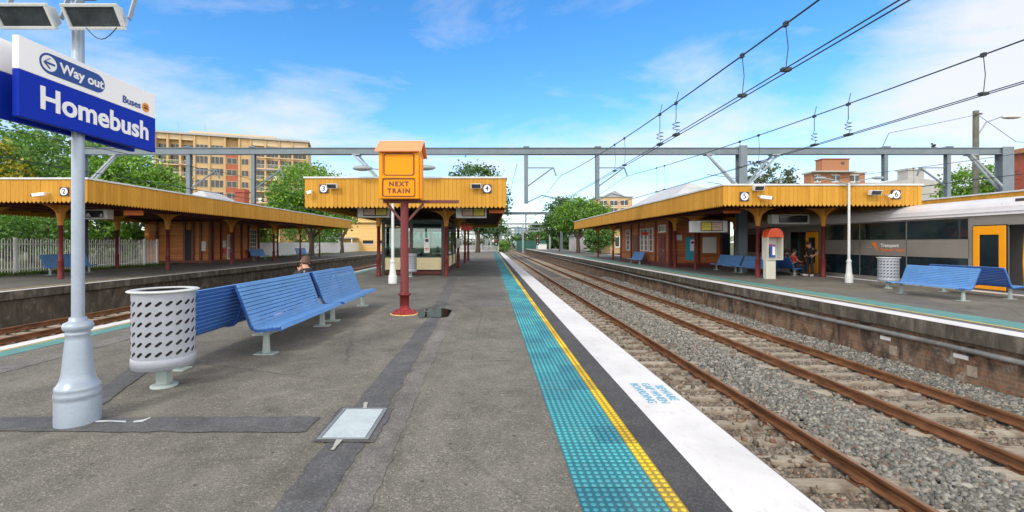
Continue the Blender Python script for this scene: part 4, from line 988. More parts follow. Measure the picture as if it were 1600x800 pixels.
for x0, x1 in ((wx0 + 0.075, -3.975), (-3.825, wx1 - 0.075)):
    MB().box(x0, x1, wy0, wy0 + 0.04, 0.26, 0.855).build('lower_panel', M_CREAM, wr)
    MB().box(x0, x1, wy0 + 0.015, wy0 + 0.025, 0.935, 2.295).build('window', M_GLASS, wr)
for y0, y1 in ((wy0 + 0.1, 23.93), (24.07, 26.43), (26.57, wy1 - 0.07)):
    for x in (wx0, wx1):
        MB().box(x - 0.02, x + 0.02, y0, y1, 0.26, 0.855).build('lower_panel', M_CREAM, wr)
        MB().box(x - 0.005, x + 0.005, y0, y1, 0.935, 2.295).build('window', M_GLASS, wr)
MB().box(wx0 - 0.1, wx1 + 0.1, wy0 - 0.08, wy1 + 0.1, wt + 0.002, wt + 0.10).build('roof', M_DKGREEN, wr)
MB().box(wx0 + 0.08, wx1 - 0.08, wy0 + 0.12, wy1, 0.02, 0.20).build('plinth', M_MAROOND, wr)
MB().box(wx0 + 0.07, wx1 - 0.07, wy1 - 0.02, wy1 + 0.02, 0.26, 0.855).build('lower_panel', M_CREAM, wr)
MB().box(wx0 + 0.07, wx1 - 0.07, wy1 - 0.005, wy1 + 0.005, 0.935, 2.295).build('window', M_GLASS, wr)
for x in (-4.6, -3.1): MB().box(x - 0.05, x + 0.05, wy1 - 0.05, wy1 + 0.05, 0.2, wt).build('rear_mullion', M_DKGREEN, wr)
MB().box(wx0 + 0.07, wx1 - 0.07, wy1 - 0.04, wy1 + 0.04, 2.3, wt).build('rear_rail', M_DKGREEN, wr)
MB().box(-4.4, -3.4, 25.5, 25.9, 0.2, 0.65).build('inner_seat', M_DKFRAME, wr, bevel=0.02)
ps = MB().box(-3.26, -2.99, wy0 - 0.025, wy0 - 0.012, 1.10, 1.84).build('door_notice', M_SIGNWHITE, wr)
d = MB(); d.cyl((-3.125, wy0 - 0.026, 1.70), (-3.125, wy0 - 0.030, 1.70), 0.085, n=16); d.build('notice_disc', M_NAVY, ps)
d = MB(); d.box(-3.22, -3.03, wy0 - 0.029, wy0 - 0.026, 1.28, 1.32).box(-3.22, -3.03, wy0 - 0.029, wy0 - 0.026, 1.22, 1.25); d.build('notice_lines', M_RED, ps)
# lamp post on platform 3/4 with two street lamp heads
def platform_lamp(label, x, y, htop, mats, heads, hs_=1.0, ps_=1.0):
    l = thing('platform_lamp', label, 'lamp post', (x, y, 0))
    MB().lathe([(r_ * ps_, z_) for r_, z_ in [(0.17, 0), (0.17, 0.28), (0.15, 0.32), (0.13, 0.36), (0.10, 0.75), (0.09, 0.80), (0.11, 0.83), (0.11, 0.88), (0.08, 0.91), (0.065, 0.95)]], (x, y, 0), 18).build('base', mats, l)
    MB().lathe([(0.062 * ps_, 0.94), (0.055 * ps_, 2.5), (0.05 * ps_, htop)], (x, y, 0), 16).build('pole', mats, l)
    for (dx, dz) in heads:
        a = MB(); a.tube([(x, y, htop - 0.08), (x + dx * 0.5, y, htop + dz * 0.55), (x + dx, y, htop + dz)], 0.024, 7); a.build('arm', M_STEELL, l)
        h = MB(); s = 1 if dx > 0 else -1; c = x + dx + s * 0.24 * hs_
        h.ell((c, y, htop + dz), (0.40 * hs_, 0.17 * hs_, 0.11 * hs_), nu=16, nv=8); hh = h.build('lamp_head', M_STEELL, l)
        MB().ell((c + s * 0.03, y, htop + dz - 0.045 * hs_), (0.22 * hs_, 0.10 * hs_, 0.05 * hs_), nu=14, nv=6).build('lens', M_CONC, hh)
    return l
platform_lamp('pale lamp post with two street lamp heads behind the NEXT TRAIN box', -3.83, 17.1, 4.40, M_CAPPING, ((-0.95, 0.12), (1.05, 0.14)), 1.0)
platform_lamp('white double-armed lamp post before the train, right of the pay phone', 14.3, 17.35, 3.98, M_CAPPING, ((-1.0, 0.18), (1.0, 0.20)), 0.62, 0.78)

# ------------------------------------------------------------------ station buildings
def sash(parent, axis, a0, a1, z0, z1, pos, out, nx=3, nz=4):
    """window in a wall: axis is the wall's running axis, pos the wall plane, out its outward sign"""
    def B(mb, u0, u1, w0, w1, d0, d1):
        p, q = sorted((pos + out * d0, pos + out * d1))
        if axis == 'y': mb.box(p, q, u0, u1, w0, w1)
        else: mb.box(u0, u1, p, q, w0, w1)
    g = MB(); B(g, a0, a1, z0, z1, 0.004, 0.012); w = g.build('window', M_GLASSD, parent)
    f = MB(); t = 0.06
    B(f, a0 - t, a1 + t, z0 - t, z0, 0.002, 0.05); B(f, a0 - t, a1 + t, z1, z1 + t, 0.002, 0.05); B(f, a0 - t, a0, z0, z1, 0.002, 0.05); B(f, a1, a1 + t, z0, z1, 0.002, 0.05)
    f.build('frame', M_WHITEP, w)
    b = MB()
    for i in range(1, nx): u = a0 + (a1 - a0) * i / nx; B(b, u - 0.015, u + 0.015, z0, z1, 0.013, 0.03)
    for i in range(1, nz): z = z0 + (z1 - z0) * i / nz; B(b, a0, a1, z - 0.015, z + 0.015, 0.0305, 0.040)
    b.build('glazing_bars', M_WHITEP, w)
def hip(parent, x0, x1, y0, y1, z0, z1, m):
    c = (x0 + x1) / 2; h = (x1 - x0) / 2
    MB().add([(x0, y0, z0), (x1, y0, z0), (x1, y1, z0), (x0, y1, z0), (c, y0 + h, z1), (c, y1 - h, z1)], [(0, 1, 4), (1, 2, 5, 4), (2, 3, 5), (3, 0, 4, 5), (0, 3, 2, 1)]).build('roof', m, parent)
# platform 5/6
sbR = thing('station_building', 'orange-brown weatherboard station building under the right canopy', 'station building', (13.4, 28.4, 0))
MB().box(11.70, 15.1, 28.4, 39, 0.25, 3.17).build('wall', M_WBOARD2, sbR)
MB().box(11.66, 15.14, 28.36, 39.04, 0.004, 0.25).build('plinth', M_MAROOND, sbR)
for y in (28.42, 30.7, 34.2, 36.0, 38.9): MB().box(11.62, 11.699, y - 0.08, y + 0.08, 0.26, 3.1).build('corner_board', M_MAROOND, sbR)
for x in (11.78, 13.6, 15.05): MB().box(x - 0.07, x + 0.07, 28.32, 28.399, 0.26, 3.1).build('corner_board', M_MAROOND, sbR)
for (a, b) in ((31.3, 31.9), (32.3, 32.9), (33.2, 33.8)): sash(sbR, 'y', a, b, 1.0, 2.6, 11.70, -1, 2, 4)
sash(sbR, 'y', 36.5, 37.3, 1.0, 2.6, 11.70, -1, 2, 4)
dr = MB().box(11.66, 11.697, 28.95, 30.2, 0.26, 2.2).build('door', M_MAROOND, sbR)
MB().box(11.64, 11.659, 29.1, 29.55, 1.2, 2.0).box(11.64, 11.659, 29.62, 30.05, 1.2, 2.0).build('door_panel', M_MAROON, dr)
MB().ell((11.63, 29.2, 1.05), (0.03, 0.03, 0.03)).build('handle', M_CAPPING, dr)
sash(sbR, 'y', 29.05, 30.1, 2.35, 2.75, 11.70, -1, 3, 1)
dr = MB().box(11.66, 11.697, 34.5, 35.6, 0.26, 2.2).build('door', M_MAROOND, sbR); MB().ell((11.63, 34.7, 1.05), (0.03, 0.03, 0.03)).build('handle', M_CAPPING, dr)
p1 = MB().box(12.75, 13.42, 28.36, 28.395, 0.45, 1.95).build('blue_poster', M_POSTBL, sbR)
d = MB(); d.box(13.02, 13.34, 28.35, 28.359, 1.05, 1.80); d.build('poster_sheet', M_SIGNWHITE, p1)
d = MB(); d.cyl((13.18, 28.348, 1.6), (13.18, 28.344, 1.6), 0.09, n=16); d.build('poster_symbol', M_NAVY, p1)
MB().box(13.85, 14.75, 28.37, 28.395, 0.92, 1.95).build('notice_board', M_PAPER, sbR, bevel=0.01)
MB().box(12.05, 12.5, 28.37, 28.395, 1.75, 2.1).build('notice', M_PAPER, sbR)
MB().box(15.1, 17.1, 31.0, 39, 0.01, 3.17).build('rear_wing', M_DKFRAME, sbR)
sg = MB().box(15.3, 17.0, 30.9, 30.98, 0.3, 2.2).build('ticket_window', M_GLASSD, sbR)
MB().box(15.6, 16.2, 30.86, 30.89, 0.5, 0.9).build('counter', M_CREAM, sg)
hip(sbR, 11.3, 17.3, 28.2, 40.2, 4.05, 5.9, M_CORRU)
MB().box(13.9, 15.0, 28.38, 28.399, 2.25, 2.95).build('yellow_sign', M_OCHRE, sbR)
t = thing('hanging_sign', 'small red and dark sign hanging before the platform 5 windows', 'sign', (11.2, 30.8, 2.3))
MB().box(11.0, 11.45, 31.6, 31.7, 2.15, 2.35).build('panel', M_RED, t); MB().cyl((11.2, 31.65, 2.35), (11.2, 31.65, 3.3), 0.02, n=6).build('hanger', M_DKFRAME, t)
# platform 2
sbL = thing('station_building', 'orange weatherboard building under the left canopy', 'station building', (-24.5, 34, 0))
MB().box(-27.0, -21.8, 34.0, 41.0, 0.2, 3.25).build('wall', M_WBOARD, sbL)
MB().box(-27.04, -21.76, 33.96, 41.04, 0.004, 0.2).build('plinth', M_MAROOND, sbL)
for x in (-26.0, -25.15, -23.85, -23.2, -22.6, -21.86): MB().box(x - 0.09, x + 0.09, 33.9, 33.959, 0.21, 3.2).build('corner_board', M_MAROOND, sbL)
for y in (34.15, 35.2, 36.9, 38.1, 39.2, 40.9): MB().box(-21.799, -21.70, y - 0.09, y + 0.09, 0.21, 3.2).build('corner_board', M_MAROOND, sbL)
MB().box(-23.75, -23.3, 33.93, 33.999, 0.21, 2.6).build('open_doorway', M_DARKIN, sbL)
d = MB().box(-21.79, -21.74, 36.0, 36.75, 0.21, 2.25).build('door', M_WHITEP, sbL)
MB().box(-21.739, -21.73, 36.08, 36.67, 0.3, 1.1).box(-21.739, -21.73, 36.08, 36.67, 1.2, 2.15).build('door_mesh', M_ROOFG, d)
sash(sbL, 'y', 39.45, 40.5, 0.85, 2.75, -21.8, 1, 3, 5)
MB().box(-21.79, -21.745, 35.35, 35.8, 1.2, 1.75).build('notice', M_PAPER, sbL); MB().box(-21.79, -21.70, 35.4, 35.75, 0.75, 1.1).build('red_box', M_RED, sbL)
MB().box(-22.5, -22.15, 33.9, 33.955, 0.95, 1.7).build('notice', M_PAPER, sbL)
hip(sbL, -27.0, -21.2, 33.6, 41.4, 4.15, 6.0, M_CORRU)
ch = MB(); ch.box(-21.9, -21.1, 37.3, 38.1, 4.0, 6.2).box(-22.0, -21.0, 37.2, 38.2, 5.9, 6.05); ch.build('chimney', M_BRICKR, sbL)

# ------------------------------------------------------------------ pay phone
ph = thing('pay_phone', 'pay phone with orange-red dome hood on a beige pedestal', 'pay phone', (12.35, 19.1, 0))
MB().box(12.02, 12.52, 19.0, 19.35, 0.0, 0.86).build('pedestal', M_PHONE, ph, bevel=0.015)
cbx = MB(); cbx.box(12.06, 12.86, 19.52, 19.58, 0.84, 1.83).box(12.06, 12.10, 18.90, 19.515, 0.84, 1.83).box(12.82, 12.86, 18.90, 19.515, 0.84, 1.83).box(12.105, 12.815, 18.90, 19.515, 0.84, 0.88)
cbx.build('cabinet', M_PHONE, ph, bevel=0.008)
dm = MB(); n = 10; pr = [(12.02 + 0.88 * k / n, 1.83 + 0.40 * (1 - abs(2 * k / n - 1) ** 2.6) ** 0.6) for k in range(n + 1)]
dm.prism(pr, 18.86, 19.6, 'y'); dm.build('hood', M_PHONEDOME, ph, bevel=0.03)
un = MB(); un.box(12.25, 12.70, 19.38, 19.515, 0.95, 1.5); u = un.build('phone_unit', M_BLUEB, ph, bevel=0.02)
MB().box(12.52, 12.66, 19.36, 19.379, 1.05, 1.42).build('instruction_panel', M_SIGNWHITE, u)
MB().bar((12.34, 19.34, 1.05), (12.34, 19.34, 1.36), 0.06, 0.06).build('handset', M_DARKIN, u, bevel=0.015)
MB().box(12.24, 12.6, 19.36, 19.379, 1.44, 1.53).build('header', mat('phone_header_magenta', (0.4, 0.06, 0.3, 1), 0.4), u)

ph.scale = (0.84, 0.62, 1.0)

# ------------------------------------------------------------------ overhead gantries and wires
def ibeam(mb, p0, p1, w, h, tk=0.03):
    p0 = Vector(p0); p1 = Vector(p1); z = Vector((0, 0, h / 2 - tk / 2))
    mb.bar(p0 + z, p1 + z, w, tk); mb.bar(p0 - z, p1 - z, w, tk); mb.bar(p0, p1, tk, h - 2 * tk)
GY = 24.0
g = thing('overhead_gantry', 'nearest grey steel gantry whose beam spans all tracks', 'gantry', (0, GY, 0), 0, 'railway overhead gantries')
mb = MB(); mb.bar((-22.5, GY, 6.63), (28.3, GY, 6.63), 0.22, 0.30); ibeam(mb, (-22.5, GY, 6.63), (28.3, GY, 6.63), 0.34, 0.36, 0.04); mb.build('beam', M_STEEL, g)
for x, zt, zbm in ((-22.5, 6.75, 0.0), (-5.55, 6.45, 0.0), (13.85, 6.92, 0.0), (28.35, 6.85, -0.05)):
    c = MB(); w = 0.62 if x > 20 else (0.44 if x > 0 else 0.30)
    c.box(x - w / 2, x + w / 2, GY - 0.20, GY - 0.17, zbm, zt).box(x - w / 2, x + w / 2, GY + 0.17, GY + 0.20, zbm, zt).box(x - w / 4, x + w / 4, GY - 0.169, GY + 0.169, zbm, zt)
    c.build('column', M_STEEL, g)
for x, d in ((-22.5, 1), (-5.55, -1), (-5.55, 1), (13.85, -1), (13.85, 1), (28.3, -1)):
    br = MB()
    for yo in (-0.15, 0.15): br.bar((x + d * 0.1, GY + yo, 4.55), (x + d * (1.95 if yo < 0 else 1.75), GY + yo, 6.42), 0.09, 0.09)
    br.box(x + d * 1.8 - 0.2, x + d * 1.8 + 0.2, GY - 0.22, GY + 0.22, 6.40, 6.445)
    br.build('knee_brace', M_STEELL, g)
drops = [(-16.6, 3.75), (-13.05, 3.75), (1.98, 3.75), (5.9, 3.95), (21.75, 5.0), (25.2, 3.75)]
for x, zb in drops:
    d = MB(); d.box(x - 0.10, x + 0.10, GY - 0.11, GY - 0.09, zb, 6.445).box(x - 0.10, x + 0.10, GY + 0.09, GY + 0.11, zb, 6.445).box(x - 0.03, x + 0.03, GY - 0.089, GY + 0.089, zb, 6.445)
    d.box(x - 0.16, x + 0.16, GY - 0.2, GY + 0.2, 6.815, 6.88)
    d.build('drop_post', M_STEEL, g)
def cantilever(x, s, zt=5.72, reg=None):
    ca = MB()
    ca.bar((x + s * 0.1, GY, zt), (x + s * 1.55, GY, zt), 0.05, 0.05); ca.bar((x + s * 0.1, GY, zt - 1.0), (x + s * 1.45, GY, zt - 0.02), 0.07, 0.07)
    ca.bar((x + s * 1.5, GY, zt), (x + s * 1.66, GY, zt - 0.45), 0.06, 0.06); ca.build('cantilever', M_STEEL, g)
    if reg: MB().tube(reg, 0.035, 6).build('registration_arm', M_STEEL, g)
cantilever(1.98, 1, reg=[(2.05, GY, 3.82), (2.85, GY, 4.2), (3.9, GY, 3.98)]); cantilever(5.9, 1, reg=[(6.0, GY, 3.95), (6.7, GY, 4.3), (7.7, GY, 4.05)])
cantilever(25.2, -1); cantilever(-16.6, 1, 5.6); cantilever(-13.05, 1, 5.6)
bd = thing('bird', 'small dark bird perched on the gantry beam', 'bird', (24.45, GY, 6.815))
b = MB(); b.ell((24.45, GY, 6.93), (0.14, 0.08, 0.08), rot=Matrix.Rotation(R(-35), 3, 'Y')).ell((24.36, GY, 7.04), (0.055, 0.05, 0.05)).cyl((24.31, GY, 7.04), (24.26, GY, 7.03), 0.015, 0.003, 6).bar((24.54, GY, 6.86), (24.70, GY, 6.80), 0.07, 0.02)
b.cyl((24.44, GY - 0.03, 6.816), (24.45, GY - 0.03, 6.88), 0.008, n=5).cyl((24.44, GY + 0.03, 6.816), (24.45, GY + 0.03, 6.88), 0.008, n=5)
b.build('body', M_BLACK, bd)

def far_gantry(y, x0, x1, label, zt=6.6, cols=None, pale=False, dp=None):
    g = thing('overhead_gantry', label, 'gantry', (0, y, 0), 0, 'railway overhead gantries'); m = M_STEELL if pale else M_STEEL
    b = MB(); ibeam(b, (x0, y, zt), (x1, y, zt), 0.36, 0.42, 0.06); b.build('beam', m, g)
    for x in (cols or (x0, x1)): MB().box(x - 0.2, x + 0.2, y - 0.2, y + 0.2, -1.25, zt + 0.1).build('column', m, g)
    for x in (dp or (1.98, 5.9)):
        MB().box(x - 0.1, x + 0.1, y - 0.1, y + 0.1, 3.9, zt - 0.21).build('drop_post', m, g)
    for x in (dp or (1.98, 5.9)):
        c = MB(); c.bar((x, y, 5.7), (x + 1.5, y, 5.7), 0.07, 0.07); c.bar((x, y, 4.7), (x + 1.5, y, 5.68), 0.09, 0.09); c.build('cantilever', m, g)
far_gantry(74.5, -8, 12.1, 'second grey gantry, spanning the tracks beside the platform trees', cols=(-8.2, 12.2), dp=(1.9, 6.1))
far_gantry(117, -10, 16, 'third grey gantry beyond the platform ends', cols=(-10, 8.8, 16), pale=True, dp=(1.9, 5.6))
far_gantry(150, -18, 18, 'fourth grey gantry in the yard', cols=(-18, -7.5, 9.8, 18), dp=(-10, -4.5, 1.9, 6, 11))
far_gantry(185, -24, 22, 'fifth grey gantry in the yard', cols=(-24, -12, 0.2, 12, 22), pale=True, dp=(-15, -7, -3, 1.9, 6, 15))
far_gantry(225, -30, 26, 'sixth grey gantry in the yard', cols=(-30, -16, -6, 9, 18, 26), dp=(-20, -11, -2, 2.5, 6, 13, 20), zt=7.6)
far_gantry(205, -26, 30, 'grey gantry in the yard between the fifth and the sixth', cols=(-26, -13, 0.5, 14, 30), dp=(-17, -9, -4, 2.2, 6.5, 10, 17, 22), zt=5.6)
far_gantry(250, -36, 34, 'grey gantry in the yard just before the farthest one', cols=(-36, -20, -8, 3, 15, 34), dp=(-26, -13, -4, 1, 6, 9, 12, 19, 25), zt=6.6)
far_gantry(275, -40, 36, 'farthest grey gantry in the yard', cols=(-40, -24, -11, 0, 11, 24, 36), pale=True, dp=(-30, -17, -6, 3, 7, 16, 28), zt=8.6)
# white fine lattice of yard masts
random.seed(21)
for k in range(24):
    y = random.uniform(135, 300); x = random.uniform(-0.03, 0.125) * y + random.uniform(-3, 3)
    m = thing('yard_mast', 'slim pale steel mast among the distant yard gantries', 'mast', (x, y, -1.25), 0, 'slim masts in the yard')
    MB().box(x - 0.16, x + 0.16, y - 0.16, y + 0.16, -1.25, 6.8).build('pole', M_STEELL, m)
    MB().bar((x - 1.8, y, 5.6), (x + 1.8, y, 5.6), 0.14, 0.14).bar((x - 1.8, y, 5.55), (x, y, 4.2), 0.12, 0.12).bar((x + 1.8, y, 5.55), (x, y, 4.2), 0.12, 0.12).build('arm', M_STEELL, m)

def wires(label, xc, zc, zm0, zm1, drop, curly, stag=0.25, dbl=0.09, y1=74):
    o = thing('overhead_wire', label, 'overhead wire', (xc, 0, 0), 0, 'overhead wires')
    def X(y): return xc + stag * math.sin(PI * (y - 0) / 48.0)
    def ZM(y):
        t = ((y + 2) % 50) / 50.0 if y > 24 else None
        return zm0 + (zm1 - zm0) * (y / GY) ** 2 if y <= GY else zm1 - (zm1 - zm0) * 1.6 * (1 - ((y - 49) / 25.0) ** 2 if y < 74 else 0) * 0.6
    def ZC(y): return zc + 0.12 * min(1, (y / GY) ** 2)
    ys = list(np.arange(-4, y1, 1.5))
    MB().tube([(X(y), y, ZM(max(y, 0))) for y in ys], 0.0115, 6).build('carrier_wire', M_WIRE, o)
    for s in (-1, 1): MB().tube([(X(y) + s * dbl / 2, y, ZC(max(y, 0))) for y in ys], 0.0078, 6).build('contact_wire', M_WIRE, o)
    for y in drop:
        d = MB(); d.tube([(X(y), y, ZC(y)), (X(y) + 0.03, y, (ZC(y) + ZM(y)) / 2), (X(y), y, ZM(y))], 0.006, 5); d.box(X(y) - 0.02, X(y) + 0.02, y - 0.03, y + 0.03, ZM(y) - 0.03, ZM(y) + 0.03).box(X(y) - 0.055, X(y) + 0.055, y - 0.03, y + 0.03, ZC(y) - 0.012, ZC(y) + 0.03)
        d.build('dropper', M_WIRE, o)
    for y in curly:
        d = MB(); h = ZM(y) - ZC(y); pts = [(X(y) + 0.05, y, ZM(y) + 0.22), (X(y), y, ZM(y)), (X(y), y, ZC(y) + h * 0.5)]
        for k in range(11): a = k * PI / 2; pts.append((X(y) + 0.075 * math.sin(a), y + 0.04 * math.cos(a), ZC(y) + h * (0.42 - 0.34 * k / 12)))
        pts.append((X(y), y, ZC(y))); d.tube(pts, 0.0075, 5)
        d.box(X(y) - 0.02, X(y) + 0.02, y - 0.04, y + 0.04, ZM(y) - 0.035, ZM(y) + 0.02).box(X(y) - 0.05, X(y) + 0.05, y - 0.07, y + 0.07, ZC(y) - 0.012, ZC(y) + 0.030)
        d.build('coiled_dropper', M_WIRE, o)
wires('overhead wires above the near track, coiled droppers', 3.58, 3.73, 4.26, 5.27, (5.4, 6.36, 12.2, 13.2, 31, 33, 36), (8.7, 9.56))
wires('overhead wires above the second track beside platform 5', 7.25, 3.80, 4.33, 5.27, (6.49, 12.05, 12.97, 18.7, 19.6, 30, 33, 36), (8.98, 9.94))
wires('overhead wires above the far left track at platform 2', -14.1, 4.0, 4.7, 5.3, (9, 14, 19), ())
wires('overhead wires above the parked train', 19.2, 4.05, 4.6, 5.2, (16, 20), ())
fw = MB(); fw.tube([(1.0 + 0.02 * y, y, 6.2 - 0.004 * (y - 60) ** 2 / 20) for y in np.arange(24, 75, 3)], 0.012, 5)
tag(fw.build('feeder_wire', M_WIRE), 'single thin feeder wire between the two nearest gantries', 'overhead wire')

# ------------------------------------------------------------------ train on track 6
TX = 16.5
tn = thing('train', 'grey double-deck train with white roof and orange doors at platform 6', 'train', (18.0, 20, -1.0))
ty0, ty1 = 9.0, 29.5
body = MB(); poly = [(TX, -0.55), (TX, 2.50), (19.5, 2.50), (19.5, -0.55)]
dz = [(14.85, 21.9)]; 
# side wall pieces leave door openings at 12.6-13.88 and 22.75-24.0
for (a, b) in ((ty0, 12.55), (13.88, 22.72), (24.0, ty1)): body.box(TX, TX + 0.06, a, b, -0.15, 2.5)
for (a, b) in ((12.55, 13.88), (22.72, 24.0)): body.box(TX, TX + 0.06, a, b, 2.17, 2.5); body.box(TX, TX + 0.06, a, b, -0.15, 0.03)
body.box(19.44, 19.5, ty0, ty1, -0.15, 2.5).box(TX + 0.061, 19.439, ty0, ty0 + 0.06, -0.15, 2.5).box(TX + 0.061, 19.439, ty1 - 0.06, ty1, -0.15, 2.5)
body.build('body', M_TRAINBODY, tn)
MB().box(TX + 0.061, 19.439, ty0 + 0.061, ty1 - 0.061, -0.14, 0.02).build('floor', M_ROOFG, tn)
MB().box(TX + 1.6, TX + 1.66, ty0 + 0.1, ty1 - 0.1, 0.021, 2.4).build('inner_partition', M_CONC, tn)
rp = []
for k in range(13):
    t = PI * k / 12; rp.append((18.0 - 1.56 * math.copysign(abs(math.cos(t)) ** 0.55, math.cos(t)), 2.502 + 0.62 * math.sin(t) ** 0.62))
rm = MB(); rm.prism(rp, ty0, ty1, 'y')
for (xr, zr_) in ((16.44, 2.60), (16.50, 2.72), (16.62, 2.88)): rm.box(xr - 0.02, xr + 0.03, ty0 + 0.02, ty1 - 0.02, zr_, zr_ + 0.025)
rm.build('roof', M_TRAINROOF, tn)
hv = MB(); hv.tube([(16.52, 14.05, 2.85), (16.50, 14.05, 2.68), (16.47, 13.9, 2.62), (16.47, 12.3, 2.62)], 0.012, 5)
for i in range(3): hv.box(16.55 , 16.75, 12.6 + i * 0.42, 12.88 + i * 0.42, 2.86, 2.99)
hv.build('roof_vent', M_DKFRAME, tn)
MB().box(TX + 0.05, 19.4, ty0 + 0.2, ty1 - 0.2, -0.75, -0.16).build('underframe', M_TRAINDARK, tn)
for y in (11.3, 13.6, 25.2, 27.5):
    w = MB(); 
    for x in (17.25, 18.75): w.cyl((x - 0.06, y, -0.60), (x + 0.06, y, -0.60), 0.42, n=24)
    w.build('wheel', M_RAIL, tn)
for (a, b) in ((15.02, 17.22), (17.27, 19.4), (19.45, 21.55)):
    MB().box(TX - 0.012, TX - 0.001, a, b, 1.72, 2.44).build('window', M_GLASSD, tn, bevel=0.004)
    MB().box(TX - 0.012, TX - 0.001, a, b, 0.16, 1.05).build('window', M_GLASSD, tn, bevel=0.004)
for (a, b) in ((9.3, 12.2), (24.5, 28.9)): MB().box(TX - 0.012, TX - 0.001, a, b, 1.0, 2.1).build('window', M_GLASSD, tn)
MB().box(TX - 0.03, TX - 0.001, 13.9, ty1 - 5.5, -0.13, -0.02).build('step_edge', M_WHITEP, tn)
for (a, b) in ((13.9, 14.84), (21.86, 22.70)):
    d = MB(); w = 0.19; 
    d.box(TX - 0.045, TX - 0.013, a, a + w, 0.05, 2.15).box(TX - 0.045, TX - 0.013, b - w, b, 0.05, 2.15).box(TX - 0.045, TX - 0.013, a + w, b - w, 1.86, 2.15).box(TX - 0.045, TX - 0.013, a + w, b - w, 0.05, 0.55)
    dd = d.build('door', M_TRAINDOOR, tn, bevel=0.01)
    MB().box(TX - 0.030, TX - 0.014, a + w, b - w, 0.55, 1.86).build('door_window', M_GLASSD, dd)
sm = MB()
for y in (15.0, 17.245, 19.425, 21.6): sm.box(TX - 0.003, TX - 0.0005, y - 0.008, y + 0.008, 1.06, 1.71).box(TX - 0.003, TX - 0.0005, y - 0.008, y + 0.008, 2.45, 2.5)
sm.box(TX - 0.003, TX - 0.0005, 10, 12.4, 0.98, 0.995)
sm.build('panel_seam', M_TRAINDARK, tn)
for (a, b) in ((13.9, 14.84), (21.86, 22.70)):
    MB().box(TX - 0.012, TX - 0.001, a - 0.035, b + 0.035, 0.035, 2.185).build('door_seal', M_TRAINDARK, tn)
for y in (13.62, 12.8):
    gr = MB(); gr.tube([(16.75, y, 0.1), (16.70, y, 1.0), (16.75, y, 1.9)], 0.03, 8); gr.tube([(16.72, y, 1.15), (16.72, y - 0.25, 1.1), (16.72, y - 0.25, 1.3), (16.72, y - 0.05, 1.5)], 0.025, 7); gr.build('grab_rail', M_GRAB, tn)
MB().box(TX - 0.006, TX - 0.001, 22.76, 23.3, 0.05, 2.15).build('glass_screen', M_GLASS, tn)
# operator marks on the side
lg = MB(); yl = 18.75
lg.add([(TX - 0.004, yl + 0.10, 1.58), (TX - 0.004, yl - 0.12, 1.62), (TX - 0.004, yl - 0.26, 1.18), (TX - 0.004, yl - 0.10, 1.36)], [(0, 1, 2, 3)])
lg.build('emblem', M_LOGOR, tn)
lg = MB(); lg.add([(TX - 0.0042, yl + 0.42, 1.36), (TX - 0.0042, yl + 0.10, 1.43), (TX - 0.0042, yl - 0.16, 1.20), (TX - 0.0042, yl - 0.05, 1.32), (TX - 0.0042, yl + 0.12, 1.40)], [(0, 1, 2, 3, 4)]); lg.build('emblem', M_CONC, tn)
text_obj('Transport', 0.20, M_LETTERW, tn, (TX - 0.004, yl - 0.36, 1.475), (0, -1, 0), (0, 0, 1), align='LEFT', bold=0.004, depth=0.001)
text_obj('Sydney Trains', 0.19, M_LOGOR, tn, (TX - 0.004, yl - 0.36, 1.295), (0, -1, 0), (0, 0, 1), align='LEFT', bold=0.003, depth=0.001)

# ------------------------------------------------------------------ fences
pf = thing('picket_fence', 'white loop-top metal picket fence at the back of platform 2', 'fence', (-23.35, 16, 0))
fx = -23.35; pk = MB(); y = 13.0; k = 0
while y < 30.4:
    pts = [(fx, y, 0.12)] + [(fx, y, 1.70)] + [(fx, y + 0.065 - 0.065 * math.cos(a), 1.70 + 0.10 * math.sin(a)) for a in (R(40), R(90), R(140))] + [(fx, y + 0.13, 1.70), (fx, y + 0.13, 0.12)]
    pk.tube(pts, 0.020, 5); y += 0.26
pk.build('pickets', M_WHITEP, pf)
rl = MB()
for z in (0.25, 1.50): rl.box(fx - 0.03, fx + 0.03, 13, 30.5, z, z + 0.05)
rl.build('rails', M_WHITEP, pf)
for y in (13.6, 17.5, 21.4, 24.4, 27.3, 29.4, 30.5): MB().box(fx - 0.06, fx + 0.06, y - 0.06, y + 0.06, -0.03, 1.85).build('post', M_WHITEP, pf, bevel=0.01)
pf2 = thing('palisade_fence', 'long pale palisade fence beyond the platform 2 building', 'fence', (-24.2, 42, 0))
pk = MB(); y = 41.2
while y < 120: pk.box(-24.2, -24.17, y, y + 0.10, 0.0, 1.60 + random.uniform(-0.02, 0.02)); y += 0.135
pk.build('pales', M_WHITEP, pf2)
rl = MB()
for z in (0.3, 1.3): rl.box(-24.27, -24.201, 41.2, 120, z, z + 0.06)
rl.build('rails', M_WHITEP, pf2)
for y in np.arange(41.4, 120, 3.0): MB().box(-24.36, -24.28, y - 0.05, y + 0.05, -0.03, 1.62).build('post', M_WHITEP, pf2)
pf3 = thing('end_fence', 'white low fence across the far end of the central platform', 'fence', (-3, 73, 0))
pk = MB()
for x in np.arange(-7.2, 1.3, 0.16): pk.box(x, x + 0.07, 73.0, 73.04, 0.0, 1.15)
for z in (0.25, 0.95): pk.box(-7.3, 1.4, 73.041, 73.09, z, z + 0.07)
pk.build('pickets', M_WHITEP, pf3)
for x in (-7.3, -4.4, -1.5, 1.4): MB().box(x - 0.06, x + 0.06, 72.96, 73.12, 0, 1.3).build('post', M_WHITEP, pf3)
hg = thing('hoarding', 'dark green hoarding beyond the end of platform 5', 'hoarding', (9, 125, -1.2))
MB().box(7.6, 16, 125, 125.15, -0.6, 2.2).build('panel', M_GREENH, hg)
hp = MB()
